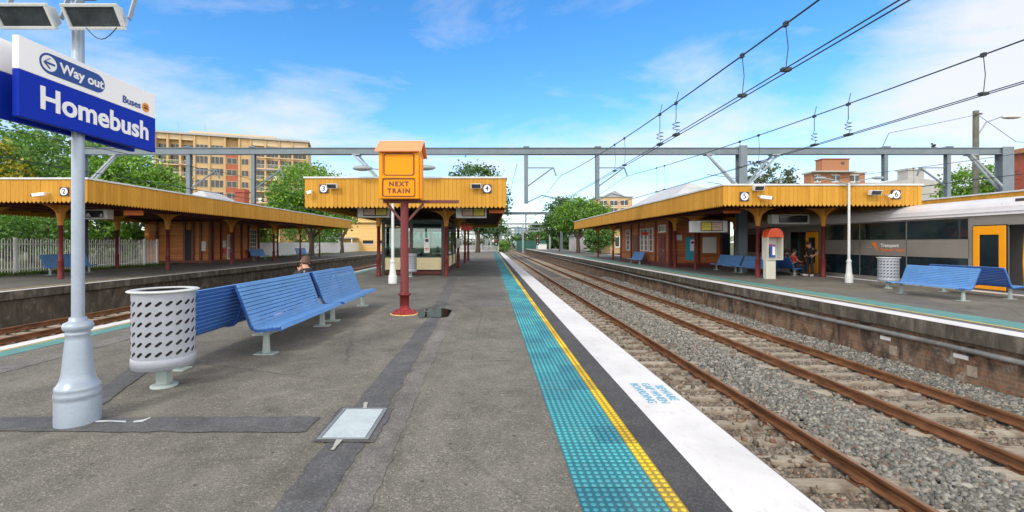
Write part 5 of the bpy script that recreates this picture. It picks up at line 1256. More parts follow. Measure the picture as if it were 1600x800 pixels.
for x in np.arange(8, 16, 2): hp.box(x - 0.06, x + 0.06, 124.9, 124.99, -1.3, 2.3)
hp.build('posts', M_GREENH, hg)
cabn = thing('equipment_cabinet', 'white equipment cabinet on the far end of platform 5', 'cabinet', (11.5, 95, 0))
MB().box(10.2, 12.3, 95, 96, 0.05, 1.25).build('body', M_SIGNWHITE, cabn, bevel=0.02); MB().box(10.3, 11.2, 94.96, 94.995, 0.12, 1.15).box(11.3, 12.2, 94.96, 94.995, 0.12, 1.15).build('door', M_WHITEP, cabn); MB().box(10.15, 12.35, 94.9, 96.1, 1.251, 1.32).build('lid', M_CAPPING, cabn)

# signals
def signal(x, y, z0, zt, lab):
    s = thing('railway_signal', lab, 'signal', (x, y, z0), 0, 'railway signals')
    MB().cyl((x, y, z0), (x, y, zt), 0.09, n=10).build('post', M_STEELL, s)
    for k, zz in enumerate((zt - 0.5, zt - 1.6)):
        h = MB().box(x - 0.32, x + 0.32, y - 0.25, y - 0.09, zz - 0.5, zz + 0.5).build('signal_head', M_DARKIN, s, bevel=0.05)
        for q, mm in ((0.25, M_RED), (-0.2, M_CAPPING)):
            MB().cyl((x, y - 0.251, zz + q), (x, y - 0.30, zz + q), 0.13, n=14).build('lamp', mm, h)
signal(0.95, 70, 0, 3.2, 'railway signal at the end of the central platform')
signal(9.75, 90, 0, 3.2, 'railway signal at the far edge of platform 5')

# ------------------------------------------------------------------ people
def skin_mesh(name, pts, edges, radii, sub=2, root=0):
    me = bpy.data.meshes.new(name); me.from_pydata([tuple(p) for p in pts], edges, [])
    o = bpy.data.objects.new(name, me); COL.objects.link(o)
    mo = o.modifiers.new('skin', 'SKIN'); mo.use_smooth_shade = True
    if not me.skin_vertices:
        pass
    for i, r in enumerate(radii):
        sv = me.skin_vertices[0].data[i]; sv.radius = (r, r) if not isinstance(r, tuple) else r; sv.use_root = (i == root)
    s = o.modifiers.new('sub', 'SUBSURF'); s.levels = sub; s.render_levels = sub
    dg = bpy.context.evaluated_depsgraph_get(); m2 = bpy.data.meshes.new_from_object(o.evaluated_get(dg))
    bpy.data.objects.remove(o); bpy.data.meshes.remove(me)
    m2.polygons.foreach_set('use_smooth', [True] * len(m2.polygons)); return m2
def person(label, loc, rotz, J, mats, hairlong=False):
    """J: joint positions in the figure's own frame, facing +x; mats: shirt, trousers, shoes, hair"""
    shirt, trou, shoe, hairm = mats
    p = thing('person', label, 'person', loc, rotz)
    V = {k: Vector(v) for k, v in J.items() if k != 'long'}
    keys = ['pel', 'belly', 'chest', 'neck', 'head', 'top', 'shL', 'elL', 'wrL', 'shR', 'elR', 'wrR', 'hiL', 'knL', 'anL', 'toL', 'hiR', 'knR', 'anR', 'toR']
    rad = dict(pel=0.115, belly=0.105, chest=0.125, neck=0.052, head=0.088, top=0.07, shL=0.058, elL=0.042, wrL=0.029, shR=0.058, elR=0.042, wrR=0.029, hiL=0.085, knL=0.058, anL=0.038, toL=0.03, hiR=0.085, knR=0.058, anR=0.038, toR=0.03)
    E = [('pel', 'belly'), ('belly', 'chest'), ('chest', 'neck'), ('neck', 'head'), ('head', 'top'), ('chest', 'shL'), ('shL', 'elL'), ('elL', 'wrL'), ('chest', 'shR'), ('shR', 'elR'), ('elR', 'wrR'), ('pel', 'hiL'), ('hiL', 'knL'), ('knL', 'anL'), ('anL', 'toL'), ('pel', 'hiR'), ('hiR', 'knR'), ('knR', 'anR'), ('anR', 'toR')]
    pts = [V[k] for k in keys]; ed = [(keys.index(a), keys.index(b)) for a, b in E]; rd = [rad[k] for k in keys]
    me = skin_mesh('body', pts, ed, rd); me.materials.append(M_SKIN)
    mb = MB(); mb.v = [tuple(v.co) for v in me.vertices]; mb.f = [tuple(q.vertices) for q in me.polygons]; mb.m = [0] * len(mb.f); mb.sm = [True] * len(mb.f)
    up = (V['top'] - V['head']).normalized(); fw = V['face'].normalized(); fw = (fw - up * fw.dot(up)).normalized(); sd = up.cross(fw)
    hc = V['head'] + up * 0.03
    mb.ell(hc + fw * 0.10 - up * 0.02, (0.018, 0.014, 0.03), nu=8, nv=6)                 # nose
    for s in (-1, 1):
        mb.ell(hc + sd * (s * 0.082) - up * 0.005, (0.022, 0.012, 0.032), nu=8, nv=6)     # ears
        mb.ell(hc + fw * 0.082 + sd * (s * 0.034) + up * 0.012, (0.012, 0.014, 0.009), 1, nu=8, nv=6)
    mb.ell(hc + fw * 0.083 - up * 0.062, (0.012, 0.026, 0.007), 2, nu=8, nv=6)
    for w, e in (('wrL', 'elL'), ('wrR', 'elR')):                                        # hands: palm, four fingers, thumb
        d = (V[w] - V[e]).normalized(); a = d.cross(Vector((0, 0, 1)));
        a = a.normalized() if a.length > 0.1 else Vector((0, 1, 0)); b = a.cross(d); c0 = V[w] + d * 0.055
        mb.ell(c0, (0.05, 0.042, 0.02), nu=8, nv=6, rot=Matrix((d, a, b)).transposed())
        for k, L in enumerate((0.07, 0.08, 0.075, 0.06)):
            q = c0 + d * 0.035 + a * (-0.03 + 0.02 * k); mb.tube([q, q + d * L * 0.55, q + d * L * 0.85 - b * L * 0.4], [0.010, 0.009, 0.007], 5)
        q = c0 - a * 0.035 - d * 0.01; mb.tube([q, q - a * 0.03 + d * 0.03, q - a * 0.035 + d * 0.06], [0.012, 0.011, 0.008], 5)
    mb.build('body', [M_SKIN, M_DARKIN, M_REDPAINT], p, local=True)
    def cloth(nm, ks, extra, m, ed2, root=0):
        q = skin_mesh(nm, [V[k] for k in ks], [(ks.index(a), ks.index(b)) for a, b in ed2], [rad[k] + extra for k in ks], root=root)
        q.materials.clear(); q.materials.append(m); link(nm, q, p)
    V['sL'] = V['shL'].lerp(V['elL'], 0.75); V['sR'] = V['shR'].lerp(V['elR'], 0.75); rad['sL'] = rad['sR'] = 0.048
    V['eL'] = V['elL'].lerp(V['wrL'], 0.9); V['eR'] = V['elR'].lerp(V['wrR'], 0.9); rad['eL'] = rad['eR'] = 0.034
    V['nk'] = V['chest'].lerp(V['neck'], 0.62); rad['nk'] = 0.07
    if hairlong is not None and J.get('long'):
        cloth('jacket', ['pel', 'belly', 'chest', 'nk', 'shL', 'elL', 'eL', 'shR', 'elR', 'eR'], 0.022, shirt, [('pel', 'belly'), ('belly', 'chest'), ('chest', 'nk'), ('chest', 'shL'), ('shL', 'elL'), ('elL', 'eL'), ('chest', 'shR'), ('shR', 'elR'), ('elR', 'eR')])
    else:
        cloth('shirt', ['pel', 'belly', 'chest', 'nk', 'shL', 'sL', 'shR', 'sR'], 0.015, shirt, [('pel', 'belly'), ('belly', 'chest'), ('chest', 'nk'), ('chest', 'shL'), ('shL', 'sL'), ('chest', 'shR'), ('shR', 'sR')])
    cloth('trousers', ['pel', 'hiL', 'knL', 'anL', 'hiR', 'knR', 'anR'], 0.012, trou, [('pel', 'hiL'), ('hiL', 'knL'), ('knL', 'anL'), ('pel', 'hiR'), ('hiR', 'knR'), ('knR', 'anR')])
    sh = MB()
    for a, t in (('anL', 'toL'), ('anR', 'toR')):
        d = V[t] - V[a]; d.z = 0; d = d.normalized() if d.length > 0.01 else Vector((1, 0, 0)); c = V[a] + d * 0.06; c.z = V[t].z + 0.012
        sh.ell(c, (0.135, 0.048, 0.046), nu=12, nv=8, rot=Matrix((d, Vector((0, 0, 1)).cross(d), Vector((0, 0, 1)))).transposed())
    sh.build('shoes', shoe, p, local=True)
    hr = MB(); rot = Matrix((fw, sd, up)).transposed()
    hr.ell(hc - fw * 0.022 + up * 0.038, (0.108, 0.098, 0.098), nu=16, nv=10, rot=rot); hr.ell(hc - fw * 0.055 - up * 0.02, (0.07, 0.092, 0.09), nu=14, nv=8, rot=rot)
    if hairlong: hr.ell(hc - fw * 0.075 - up * 0.14, (0.05, 0.085, 0.15), nu=12, nv=8, rot=rot)
    hr.build('hair', hairm, p, local=True)
    return p
SEAT = dict(pel=(0, 0, 0.52), belly=(-0.03, 0, 0.68), chest=(-0.05, 0, 0.88), neck=(-0.02, 0, 1.04), head=(0.02, 0, 1.15), top=(0.03, 0, 1.25), face=(1, 0, -0.25),
            shL=(-0.03, 0.18, 0.96), elL=(0.05, 0.25, 0.72), wrL=(0.28, 0.14, 0.66), shR=(-0.03, -0.18, 0.96), elR=(0.05, -0.25, 0.72), wrR=(0.28, -0.10, 0.68),
            hiL=(0.04, 0.10, 0.50), knL=(0.44, 0.12, 0.50), anL=(0.42, 0.12, 0.09), toL=(0.56, 0.14, 0.04), hiR=(0.04, -0.10, 0.50), knR=(0.44, -0.12, 0.50), anR=(0.36, -0.14, 0.09), toR=(0.50, -0.15, 0.04))
person('person in red shirt seated on the dark blue bench near the train', (14.68, 21.05, 0), R(-8), SEAT, (M_SHIRTR, M_JEANS, M_SHOE, M_HAIR))
S2 = dict(SEAT); S2.update(chest=(0.02, 0, 0.87), neck=(0.08, 0, 1.01), head=(0.14, 0.02, 1.10), top=(0.17, 0.02, 1.19), face=(1, -0.3, -0.2))
person('person seated behind the pay phone beside the red-shirted one', (14.66, 21.7, 0), R(0), S2, (M_JACKET, M_JEANS, M_SHOE, M_HAIR))
S3 = dict(SEAT); S3.update(long=1, belly=(-0.02, 0, 0.70), chest=(-0.02, 0.02, 0.92), neck=(0.02, -0.02, 1.07), head=(0.05, -0.07, 1.15), top=(0.06, -0.13, 1.22), face=(0.5, -0.9, -0.2),
                           shL=(-0.02, 0.20, 0.99), elL=(0.16, 0.26, 0.82), wrL=(0.14, 0.03, 1.00), shR=(-0.02, -0.18, 0.98), elR=(0.14, -0.28, 0.84), wrR=(0.13, -0.15, 1.02))
person('person in dark jacket slumped on a blue bench, head resting on hands', (-4.0, 9.45, 0), PI, S3, (M_JACKET, M_JEANS, M_SHOE, M_HAIRB))
ST = dict(pel=(0, 0, 0.90), belly=(0.0, 0, 1.05), chest=(0.02, 0, 1.25), neck=(0.05, 0, 1.40), head=(0.10, 0.01, 1.50), top=(0.13, 0.01, 1.59), face=(1, 0, -0.5),
          shL=(0.02, 0.17, 1.32), elL=(-0.18, 0.24, 1.12), wrL=(0.02, 0.20, 0.98), shR=(0.02, -0.17, 1.32), elR=(-0.16, -0.30, 1.12), wrR=(0.04, -0.20, 1.0),
          hiL=(0, 0.09, 0.86), knL=(0.03, 0.10, 0.48), anL=(-0.02, 0.11, 0.09), toL=(0.12, 0.13, 0.04), hiR=(0, -0.09, 0.86), knR=(0.06, -0.10, 0.48), anR=(0.06, -0.11, 0.09), toR=(0.20, -0.12, 0.04))
person('person standing in black clothes and pale shoes, looking down beside the train', (15.15, 20.6, 0), R(190), ST, (M_BLACK, M_BLACK, M_SHOE, M_HAIR), True)

# ------------------------------------------------------------------ trees
def leaves(name, ells, n, size, m, parent, clump=0.34, per=26, seed=0):
    r = np.random.default_rng(seed); vols = np.array([e[3] * e[4] * e[5] for e in ells]) ** 0.8; vols /= vols.sum(); P = []
    for e, w in zip(ells, vols):
        k = max(4, int(n * w / per)); d = r.normal(size=(k, 3)); d /= np.linalg.norm(d, axis=1)[:, None]
        rad = r.uniform(0.35, 1.0, k) ** 0.45; c = d * rad[:, None] * (0.82 + 0.3 * r.random((k, 1)))
        cr = clump * r.uniform(0.5, 1.25, k)
        q = np.repeat(c, per, 0) + r.normal(size=(k * per, 3)) * np.repeat(cr, per)[:, None] * np.array([0.55, 0.55, 0.32])
        P.append(q * np.array(e[3:6]) + np.array(e[:3]))
    P = np.concatenate(P); k = len(P)
    nrm = r.normal(size=(k, 3)) + np.array([0, 0, 0.9]); nrm /= np.linalg.norm(nrm, axis=1)[:, None]
    t = np.cross(nrm, r.normal(size=(k, 3))); t /= np.linalg.norm(t, axis=1)[:, None]; b = np.cross(nrm, t)
    s = size * r.uniform(0.6, 1.35, k)[:, None]
    V = np.stack([P - t * s * 0.5, P + b * s * 0.32 + nrm * s * 0.05, P + t * s * 0.5, P - b * s * 0.32 - nrm * s * 0.04], 1)
    V -= np.array(world_loc(parent))
    Fc = np.arange(k * 4).reshape(k, 4)
    return link(name, fastmesh(name, V.reshape(-1, 3), Fc, m), parent)
def tree(label, base, ells, n, size, m, tr=0.22, seed=0, name='tree', second=None, group=None, clump=0.34, fork=0.45):
    t = thing(name, label, 'tree', base, 0, group); random.seed(seed + 100)
    tk = MB(); bx, by, bz = base; ztop = min(e[2] for e in ells); zf = bz + (max(e[2] for e in ells) - bz) * fork * 0.6
    tk.tube([(bx, by, bz - 0.1), (bx + 0.05, by, bz + (zf - bz) * 0.3), (bx + random.uniform(-0.15, 0.15), by, zf)], [tr * 1.35, tr, tr * 0.85], 10)
    for e in ells:
        for q in range(2 if len(ells) < 4 else 1):
            ex, ey, ez = e[0] + random.uniform(-0.4, 0.4) * e[3], e[1] + random.uniform(-0.4, 0.4) * e[4], e[2] + random.uniform(0.0, 0.5) * e[5]
            tk.tube([(bx, by, zf - 0.15), (bx + (ex - bx) * 0.45, by + (ey - by) * 0.5, zf + (ez - zf) * 0.4), (ex, ey, ez)], [tr * 0.62, tr * 0.4, tr * 0.12], 7)
    tk.build('trunk', M_BARK, t); leaves('crown', ells, n, size, m, t, seed=seed, clump=clump)
    if second: leaves('blossom', second[0], second[1], size, second[2], t, seed=seed + 50)
    return t
TG = 'trees behind platform 2'
tree('broad green tree rising behind the Homebush board', (-48, 47, 0), [(-50, 48, 9.5, 6.5, 5, 5), (-44.5, 47, 10.5, 5, 4, 4.2), (-40.5, 46, 8.6, 4, 4, 3.6), (-55, 48, 10.5, 5, 4, 4.2)], 15000, 0.40, L_MID, 0.4, 1, group=TG)
tree('yellow flowering tree at the far left edge', (-42, 38, 0), [(-43.0, 37.5, 8.0, 3.6, 2.6, 2.7), (-40.6, 37, 6.3, 2.4, 2.2, 2.0), (-45.5, 37.5, 6.0, 2.6, 2.2, 2.6)], 7500, 0.30, L_MID, 0.25, 2, group=TG, second=([(-43.2, 36.6, 8.5, 3.3, 1.9, 2.1), (-40.4, 36.4, 6.8, 2.0, 1.6, 1.4)], 3600, L_YEL))
tree('rounded bright green tree left of the apartment block', (-36, 44, 0), [(-36.5, 44, 8.0, 3.9, 3.2, 2.6), (-33.2, 43.5, 6.7, 2.8, 2.6, 2.1), (-39.5, 44, 7.6, 3, 3, 2.6)], 9500, 0.33, L_BRIGHT, 0.28, 3, group=TG)
tree('low dark tree seen under the left canopy behind the picket fence', (-37, 35, 0), [(-37.5, 35, 2.9, 3.2, 2, 2.2), (-41.5, 35.5, 3.4, 3.2, 2, 2.5)], 6500, 0.28, L_MID, 0.2, 4, group=TG)
tree('dense low tree under the left canopy, right of the silver post', (-30.5, 34, 0), [(-32.0, 34.5, 3.0, 2.3, 1.8, 2.2), (-28.8, 34.5, 2.7, 1.9, 1.6, 2.0)], 5500, 0.26, L_DARK, 0.18, 5, group=TG)
tree('mixed green shrub tree behind the picket fence at the left edge', (-33, 29, 0), [(-33, 29, 2.3, 2.6, 1.6, 1.9), (-36.5, 29.5, 2.6, 2.6, 1.6, 2.2), (-29.5, 30, 1.9, 1.8, 1.4, 1.6)], 6500, 0.24, L_MID, 0.16, 24, group=TG)
tree('leafy tree behind the picket fence beside the weatherboard building', (-27.8, 33, 0), [(-28.2, 32.6, 1.8, 1.6, 1.4, 1.5), (-31.0, 33, 3.4, 2.2, 1.6, 1.6), (-35, 33.5, 4.2, 2.4, 1.6, 1.6)], 5500, 0.24, L_BRIGHT, 0.15, 25, group=TG)
tree('tall bright green tree between the apartments and the central canopy', (-21.8, 53, 0), [(-22.6, 53, 8.1, 4.0, 3.4, 3.1), (-20.2, 52.5, 6.0, 3.0, 2.8, 2.4), (-24.6, 53, 5.6, 2.8, 2.8, 2.4), (-18.6, 53, 4.3, 2.2, 2, 1.7)], 13000, 0.33, L_BRIGHT, 0.30, 6, group=TG)
tree('greyish gum tree showing left of the number 3 sign', (-22.5, 66, 0), [(-23.5, 66, 8.6, 3.0, 2.6, 3.2), (-20.5, 66, 7.2, 2.2, 2, 2.2)], 4200, 0.30, L_GREY, 0.25, 7, group=TG, clump=0.28)
tree('leafy shrub tree beside the end of the platform 2 building', (-25.6, 47, 0), [(-25.8, 47, 2.5, 1.6, 1.8, 1.5), (-26.2, 50, 2.6, 1.6, 2.0, 1.5)], 4200, 0.22, L_BRIGHT, 0.14, 8, group=TG)
tree('dark green shrub tree behind the palisade fence', (-26.5, 60, 0), [(-26.0, 60, 2.6, 2.4, 2.8, 1.9), (-25.5, 67, 2.8, 2.2, 2.6, 2.0)], 4500, 0.26, L_MID, 0.16, 9, group=TG)
tree('big dark tree beyond the end of the central canopy', (-2.0, 69, 0), [(-2.6, 69, 10.5, 4.0, 3.6, 3.6), (0.2, 69, 8.3, 3.0, 3, 2.8), (-4.6, 69, 8.2, 3, 3, 2.8), (-1.2, 69, 5.2, 2.6, 2.8, 2.2), (0.4, 69, 4.0, 2.0, 2, 1.8)], 12500, 0.40, L_DARK, 0.34, 10, fork=0.5)
GR = 'trees on platform 5'
tree('dark round tree at the far end of platform 5', (12.6, 78, 0), [(12.9, 78, 6.6, 3.0, 2.8, 3.2), (11.6, 78, 4.6, 2.2, 2.2, 2.0), (14.2, 78, 4.8, 2.0, 2.0, 2.0)], 8000, 0.38, L_DARK, 0.32, 11, group=GR, fork=0.6)
tree('broad bright green tree beyond the right canopy end', (13.3, 66, 0), [(13.6, 66, 6.0, 3.3, 2.8, 2.5), (16.4, 66, 5.3, 2.6, 2.6, 2.2), (11.2, 66, 5.0, 2.0, 2.4, 2.0)], 10500, 0.34, L_BRIGHT, 0.30, 12, group=GR, fork=0.62)
tree('low bushy green tree under the far end of the right canopy', (15.0, 60, 0), [(15.1, 60, 2.4, 2.0, 1.8, 1.7), (14.3, 60, 1.4, 1.2, 1.2, 1.1)], 5200, 0.27, L_MID, 0.25, 13, group=GR)
tree('sparse grey-green gum tree behind the gantry column', (38, 60, 0), [(37.0, 60, 11.0, 1.9, 1.8, 1.8), (39.6, 60, 10.8, 2.2, 2, 1.5), (35.4, 60, 9.6, 1.4, 1.4, 1.2), (41.6, 60, 9.6, 1.3, 1.3, 1.0)], 2600, 0.32, L_GREY, 0.2, 14, clump=0.26)
tree('green tree behind the timber utility pole', (50, 45, 0), [(50.2, 45, 7.6, 2.7, 2.4, 2.1), (48.6, 45, 6.2, 2.0, 2, 1.8), (52.4, 45, 6.4, 2.0, 2, 1.8)], 6500, 0.30, L_BRIGHT, 0.25, 15)
tree('distant rounded tree above the yard, left of the blue tower', (3.5, 250, -1.2), [(3.0, 250, 8.5, 6, 5, 4), (8.5, 252, 7, 4, 4, 3)], 2600, 1.1, L_MID, 0.4, 16)
tree('distant tree above the yard, right of the blue tower', (26, 240, -1.2), [(26, 240, 8, 6, 5, 4.5)], 2000, 1.1, L_DARK, 0.4, 17)
tree('small bright tree beside the far signal', (2.8, 100, -1.2), [(3.0, 100, 0.6, 1.8, 1.6, 1.6)], 1500, 0.35, L_BRIGHT, 0.12, 18)
tree('leafy tree behind the yellow house', (-31, 92, 0), [(-31, 92, 6.2, 4, 3.5, 3.6), (-36.5, 93, 6.0, 4, 3.5, 3.4)], 5000, 0.45, L_MID, 0.3, 19)
def treeline(x0, x1, y, h, n, m, seed, z0=-1.0):
    e = []; r = random.Random(seed); x = x0
    while x < x1:
        w = r.uniform(7, 13); hh = h * r.uniform(0.65, 1.1); e.append((x, y + r.uniform(-6, 6), z0 + hh * 0.5, w, 5, hh * 0.55)); x += w * 1.1
    t = bpy.data.objects.new('treeline', None); COL.objects.link(t); o = leaves('treeline', e, n, 1.3, m, t, seed=seed, clump=0.4); o.parent = None; bpy.data.objects.remove(t); struct(o, 'stuff')
treeline(-320, -52, 300, 12, 16000, L_DARK, 31)
treeline(-60, 60, 430, 9, 9000, L_GREY, 32)
treeline(40, 420, 300, 11, 20000, L_MID, 33)
treeline(16, 60, 135, 6.5, 6000, L_DARK, 34)
# grass along the fence foot
gp = rng.uniform([-23.3, 16], [-23.06, 31], (2600, 2)); gp2 = rng.uniform([-26.5, 14], [-23.45, 33], (5200, 2)); gp3 = rng.uniform([-23.9, 41], [-22.2, 62], (2500, 2)); gp = np.concatenate([gp, gp2, gp3]); k = len(gp)
hh = rng.uniform(0.10, 0.30, k); an = rng.uniform(0, 6.28, k); ln_ = rng.normal(0, 0.06, (k, 2)); w = 0.018
zb = np.where(gp[:, 0] > -23.05, 0.0, -0.035)
V = np.stack([np.stack([gp[:, 0] - w * np.cos(an), gp[:, 1] - w * np.sin(an), zb], 1), np.stack([gp[:, 0] + w * np.cos(an), gp[:, 1] + w * np.sin(an), zb], 1), np.stack([gp[:, 0] + ln_[:, 0], gp[:, 1] + ln_[:, 1], zb + hh], 1)], 1)
struct(link('grass', fastmesh('grass', V.reshape(-1, 3), np.arange(k * 3).reshape(k, 3), L_GRASS)), 'stuff')

# ------------------------------------------------------------------ buildings behind
ap = thing('apartment_building', 'large cream apartment block with balconies and a brick-red strip', 'apartment building', (-81, 105, 0), math.atan2(11, 32.2))
AL = 34.0; fh = 2.95; nf = 9; AH = 28.2
bays = [(0.0, 2.6, 'b'), (2.6, 5.2, 'b'), (5.2, 8.2, 'b'), (8.2, 11.4, 'w'), (11.4, 14.8, 'w'), (14.8, 18.0, 'r'), (18.0, 20.6, 's'), (20.6, 24.0, 'b'), (24.0, 27.2, 'b'), (27.2, 30.4, 'b'), (30.4, 34.0, 'b')]
wl = MB(); wl.box(0, AL, 1.5, 16, 0, AH)
piers = [0.0, 2.6, 5.2, 8.2, 11.4, 14.8, 18.0, 20.6, 24.0, 27.2, 30.4, 34.0]
for x in piers: wl.box(x - 0.22, x + 0.22, 0.02, 1.499, 0, AH)
for (a, b, k) in bays:
    if k in 'ws': wl.box(a + 0.221, b - 0.221, 0.30, 1.499, 0, AH)
wl.box(-0.2, AL + 0.2, 0.0, 1.499, AH - 1.9, AH) if False else None
wl.build('wall', M_APT, ap, local=True)
MB().box(14.8 + 0.221, 18.0 - 0.221, 0.10, 1.499, 0, AH - 4).build('brick_strip', M_APTBR, ap, local=True)
MB().box(-0.6, AL + 0.6, -0.4, 16.4, AH + 0.001, AH + 0.5).build('roof', M_CONC, ap, local=True)
MB().box(22.0, AL + 2.4, 3.0, 15.5, 0, AH - 5.5).build('side_wing', M_APT2, ap, local=True)
wproto = {}
def apwin(a, b, z, y, hgt=1.6, zoff=0.8, frame=True):
    key = (round(b - a, 2), hgt)
    if key not in wproto:
        w = b - a; g = MB().box(0, w, 0, 0.04, 0, hgt).mesh('window', M_APTGL)
        f = MB(); n = max(2, int(w / 0.8))
        for i in range(n + 1): f.box(i * w / n - 0.04, i * w / n + 0.04, -0.05, -0.001, 0, hgt)
        f.box(-0.04, w + 0.04, -0.05, -0.001, -0.08, -0.001).box(-0.04, w + 0.04, -0.05, -0.001, hgt + 0.001, hgt + 0.08)
        wproto[key] = (g, f.mesh('frame', M_APT2))
    g, f = wproto[key]; o = link('window', g, ap); o.location = (a, y, z + zoff); q = link('frame', f, o)
bproto = {}
def balcony(a, b, z):
    key = round(b - a, 2); w = b - a
    if key not in bproto:
        s = MB().box(0, w, -0.55, 0.0, -0.22, 0.05).mesh('balcony', M_APT)
        r = MB(); r.box(0, w, -0.54, -0.50, 0.95, 1.02)
        n = int(w / 0.22)
        for i in range(n + 1): r.box(i * w / n - 0.02, i * w / n + 0.02, -0.535, -0.505, 0.051, 0.949)
        bproto[key] = (s, r.mesh('railing', M_RAILING))
    s, r = bproto[key]; o = link('balcony', s, ap); o.location = (a, 0.55, z); link('railing', r, o)
ra = random.Random(9)
for fl in range(2, nf):
    z = fl * fh + 0.2
    for (a, b, k) in bays:
        if fl == nf - 1:
            if k == 'w': apwin(a + 0.3, b - 0.3, z, 0.255, 1.6, 0.6)
            elif k == 'b': apwin(a + 0.3, b - 0.3, z, 1.455, 1.9, 0.2)
            continue
        if k == 'b':
            balcony(a + 0.23, b - 0.23, z); apwin(a + 0.3, b - 0.3, z, 1.455, 2.25, 0.06)
            if ra.random() < 0.55:
                q = ra.uniform(a + 0.5, b - 1.3); MB().box(q, q + 0.8, 0.75, 1.15, z + 0.051, z + 0.051 + ra.uniform(0.5, 1.3)).build('balcony_clutter', ra.choice((M_SIGNWHITE, M_DKFRAME, M_WHITEP, M_DKGREEN)), ap, local=True)
        elif k == 'w': apwin(a + 0.3, b - 0.3, z, 0.255, 1.75, 0.55)
        elif k == 's': apwin(a + 0.5, b - 0.5, z, 0.255, 1.4, 0.7)
        else: apwin(a + 0.45, b - 0.45, z, 0.055, 1.4, 0.7)
MB().box(0.0, 14.8, 0.31, 1.46, AH - 1.3, AH - 0.01).box(18.0, AL, 0.31, 1.46, AH - 1.6, AH - 0.01).build('parapet', M_APT2, ap, local=True)
sb_ = MB()
for fl in range(2, nf): 
    for (a, b) in ((0.22, 8.0), (20.8, AL - 0.2)): sb_.box(a, b, -0.25, 0.019, fl * fh - 0.10, fl * fh + 0.12)
sb_.build('floor_bands', M_APT2, ap, local=True)
MB().box(6, 26, 4, 13, AH + 0.501, AH + 1.9).build('plant_room', M_APT2, ap, local=True)
an_ = MB()
for x in (3.0, 9.0): an_.cyl((x, 6, AH), (x, 6, AH + 4.5), 0.06, n=6)
an_.build('antenna', M_STEELL, ap, local=True)

def plain_building(name, label, x0, x1, y0, y1, h, m, rows=(), roofm=M_CONC, cat='building', z0=-0.06):
    b = thing(name, label, cat, ((x0 + x1) / 2, y0, z0))
    MB().box(x0, x1, y0, y1, z0, h).build('wall', m, b)
    MB().box(x0 - 0.3, x1 + 0.3, y0 - 0.3, y1 + 0.3, h + 0.001, h + 0.35).build('roof', roofm, b)
    for (a, c, z, z2) in rows:
        w = MB().box(a, c, y0 - 0.06, y0 - 0.002, z, z2).build('window', M_APTGL, b)
        f = MB(); f.box(a - 0.1, c + 0.1, y0 - 0.12, y0 - 0.061, z - 0.15, z - 0.001).box(a - 0.1, c + 0.1, y0 - 0.12, y0 - 0.061, z2 + 0.001, z2 + 0.12).box((a + c) / 2 - 0.05, (a + c) / 2 + 0.05, y0 - 0.10, y0 - 0.061, z, z2)
        f.build('frame', M_SIGNWHITE, w)
    return b
bt = plain_building('brick_building', 'orange brick block with a taller stair tower beyond the right canopy', 66.3, 77.5, 90, 92, 15.9, M_BRICKB, [(70.6, 72.2, 14.2, 15.5), (74.4, 76.2, 14.2, 15.5), (67.0, 68.2, 14.2, 15.5)])
MB().box(68.3, 73.8, 89.5, 91.4, 16.3, 18.7).build('stair_tower', M_BRICKB, bt); MB().box(68.15, 73.95, 89.35, 91.55, 18.701, 18.9).build('tower_cap', M_BRICKR, bt)
MB().box(72.2, 72.8, 89.40, 89.49, 17.7, 18.2).build('vent', M_DKFRAME, bt); MB().box(66.0, 74.6, 88.6, 89.49, 16.0, 16.25).build('slab', M_CONC, bt)
plain_building('white_building', 'low white building with verandah right of the brick tower', 80, 90, 95, 105, 14.5, M_APT2, [(82, 84.5, 12.2, 13.6), (86, 88.5, 12.2, 13.6)], M_CAPPING)
wh = thing('warehouse', 'pale grey gabled warehouse behind the number 6 sign', 'warehouse', (58, 60, 0))
MB().prism([(52.2, -0.06), (63.5, -0.06), (63.5, 9.8), (58.6, 10.6), (52.2, 8.6)], 60, 75, 'y').build('wall', M_CONC, wh)
MB().box(58.0, 60.2, 60.4, 62, 10.3, 11.7).build('vent_block', M_CONC, wh); MB().box(57.8, 60.4, 60.2, 62.2, 11.701, 11.95).build('vent_cap', M_CAPPING, wh)
plain_building('red_brick_building', 'tall dark red brick building at the right edge', 40, 56, 19, 33.5, 8.3, M_BRICKR, [(43, 44.4, 4.4, 6.2), (48, 49.4, 4.4, 6.2)], M_BRICKB)
plain_building('shed', 'low grey shed wall behind the trees of platform 5', 17.0, 29.5, 88, 94, 2.9, M_CONC, [(19, 20.6, 1.0, 2.2), (24, 25.6, 1.0, 2.2)], M_ROOFG, 'shed')
plain_building('yellow_building', 'small yellow building past the trees of platform 5', 18.2, 24, 66, 72, 3.6, M_APT, [(19, 20.2, 1.0, 2.4), (21.6, 22.8, 1.0, 2.4)], M_ROOFG, 'building')
fb = plain_building('apartment_building', 'distant cream apartment block above the right canopy end', 37.2, 49, 150, 162, 17.2, M_APT, [(37.8 + 3.6 * i, 40.2 + 3.6 * i, z, z + 1.7) for i in range(3) for z in (9.2, 11.8, 14.4)], M_ROOFG, 'apartment building')
pr = MB().prism([(39.5, 17.56), (47, 17.56), (43.2, 19.6)], 151, 160, 'y'); pr.build('roof_gable', M_ROOFG, fb)
yh = thing('yellow_house', 'yellow boarded house with grey carport behind the central platform', 'house', (-22, 80, 0))
MB().box(-27.5, -17.5, 80, 90, -0.05, 5.2).build('wall', M_YHOUSE, yh)
MB().prism([(-28.0, 5.25), (-17.0, 5.25), (-22.5, 7.6)], 79.5, 90.5, 'y').build('roof', M_YHOUSE, yh)
MB().box(-29, -24.2, 76.5, 79.9, 2.3, 2.5).build('carport_roof', M_ROOFG, yh)
cpp = MB()
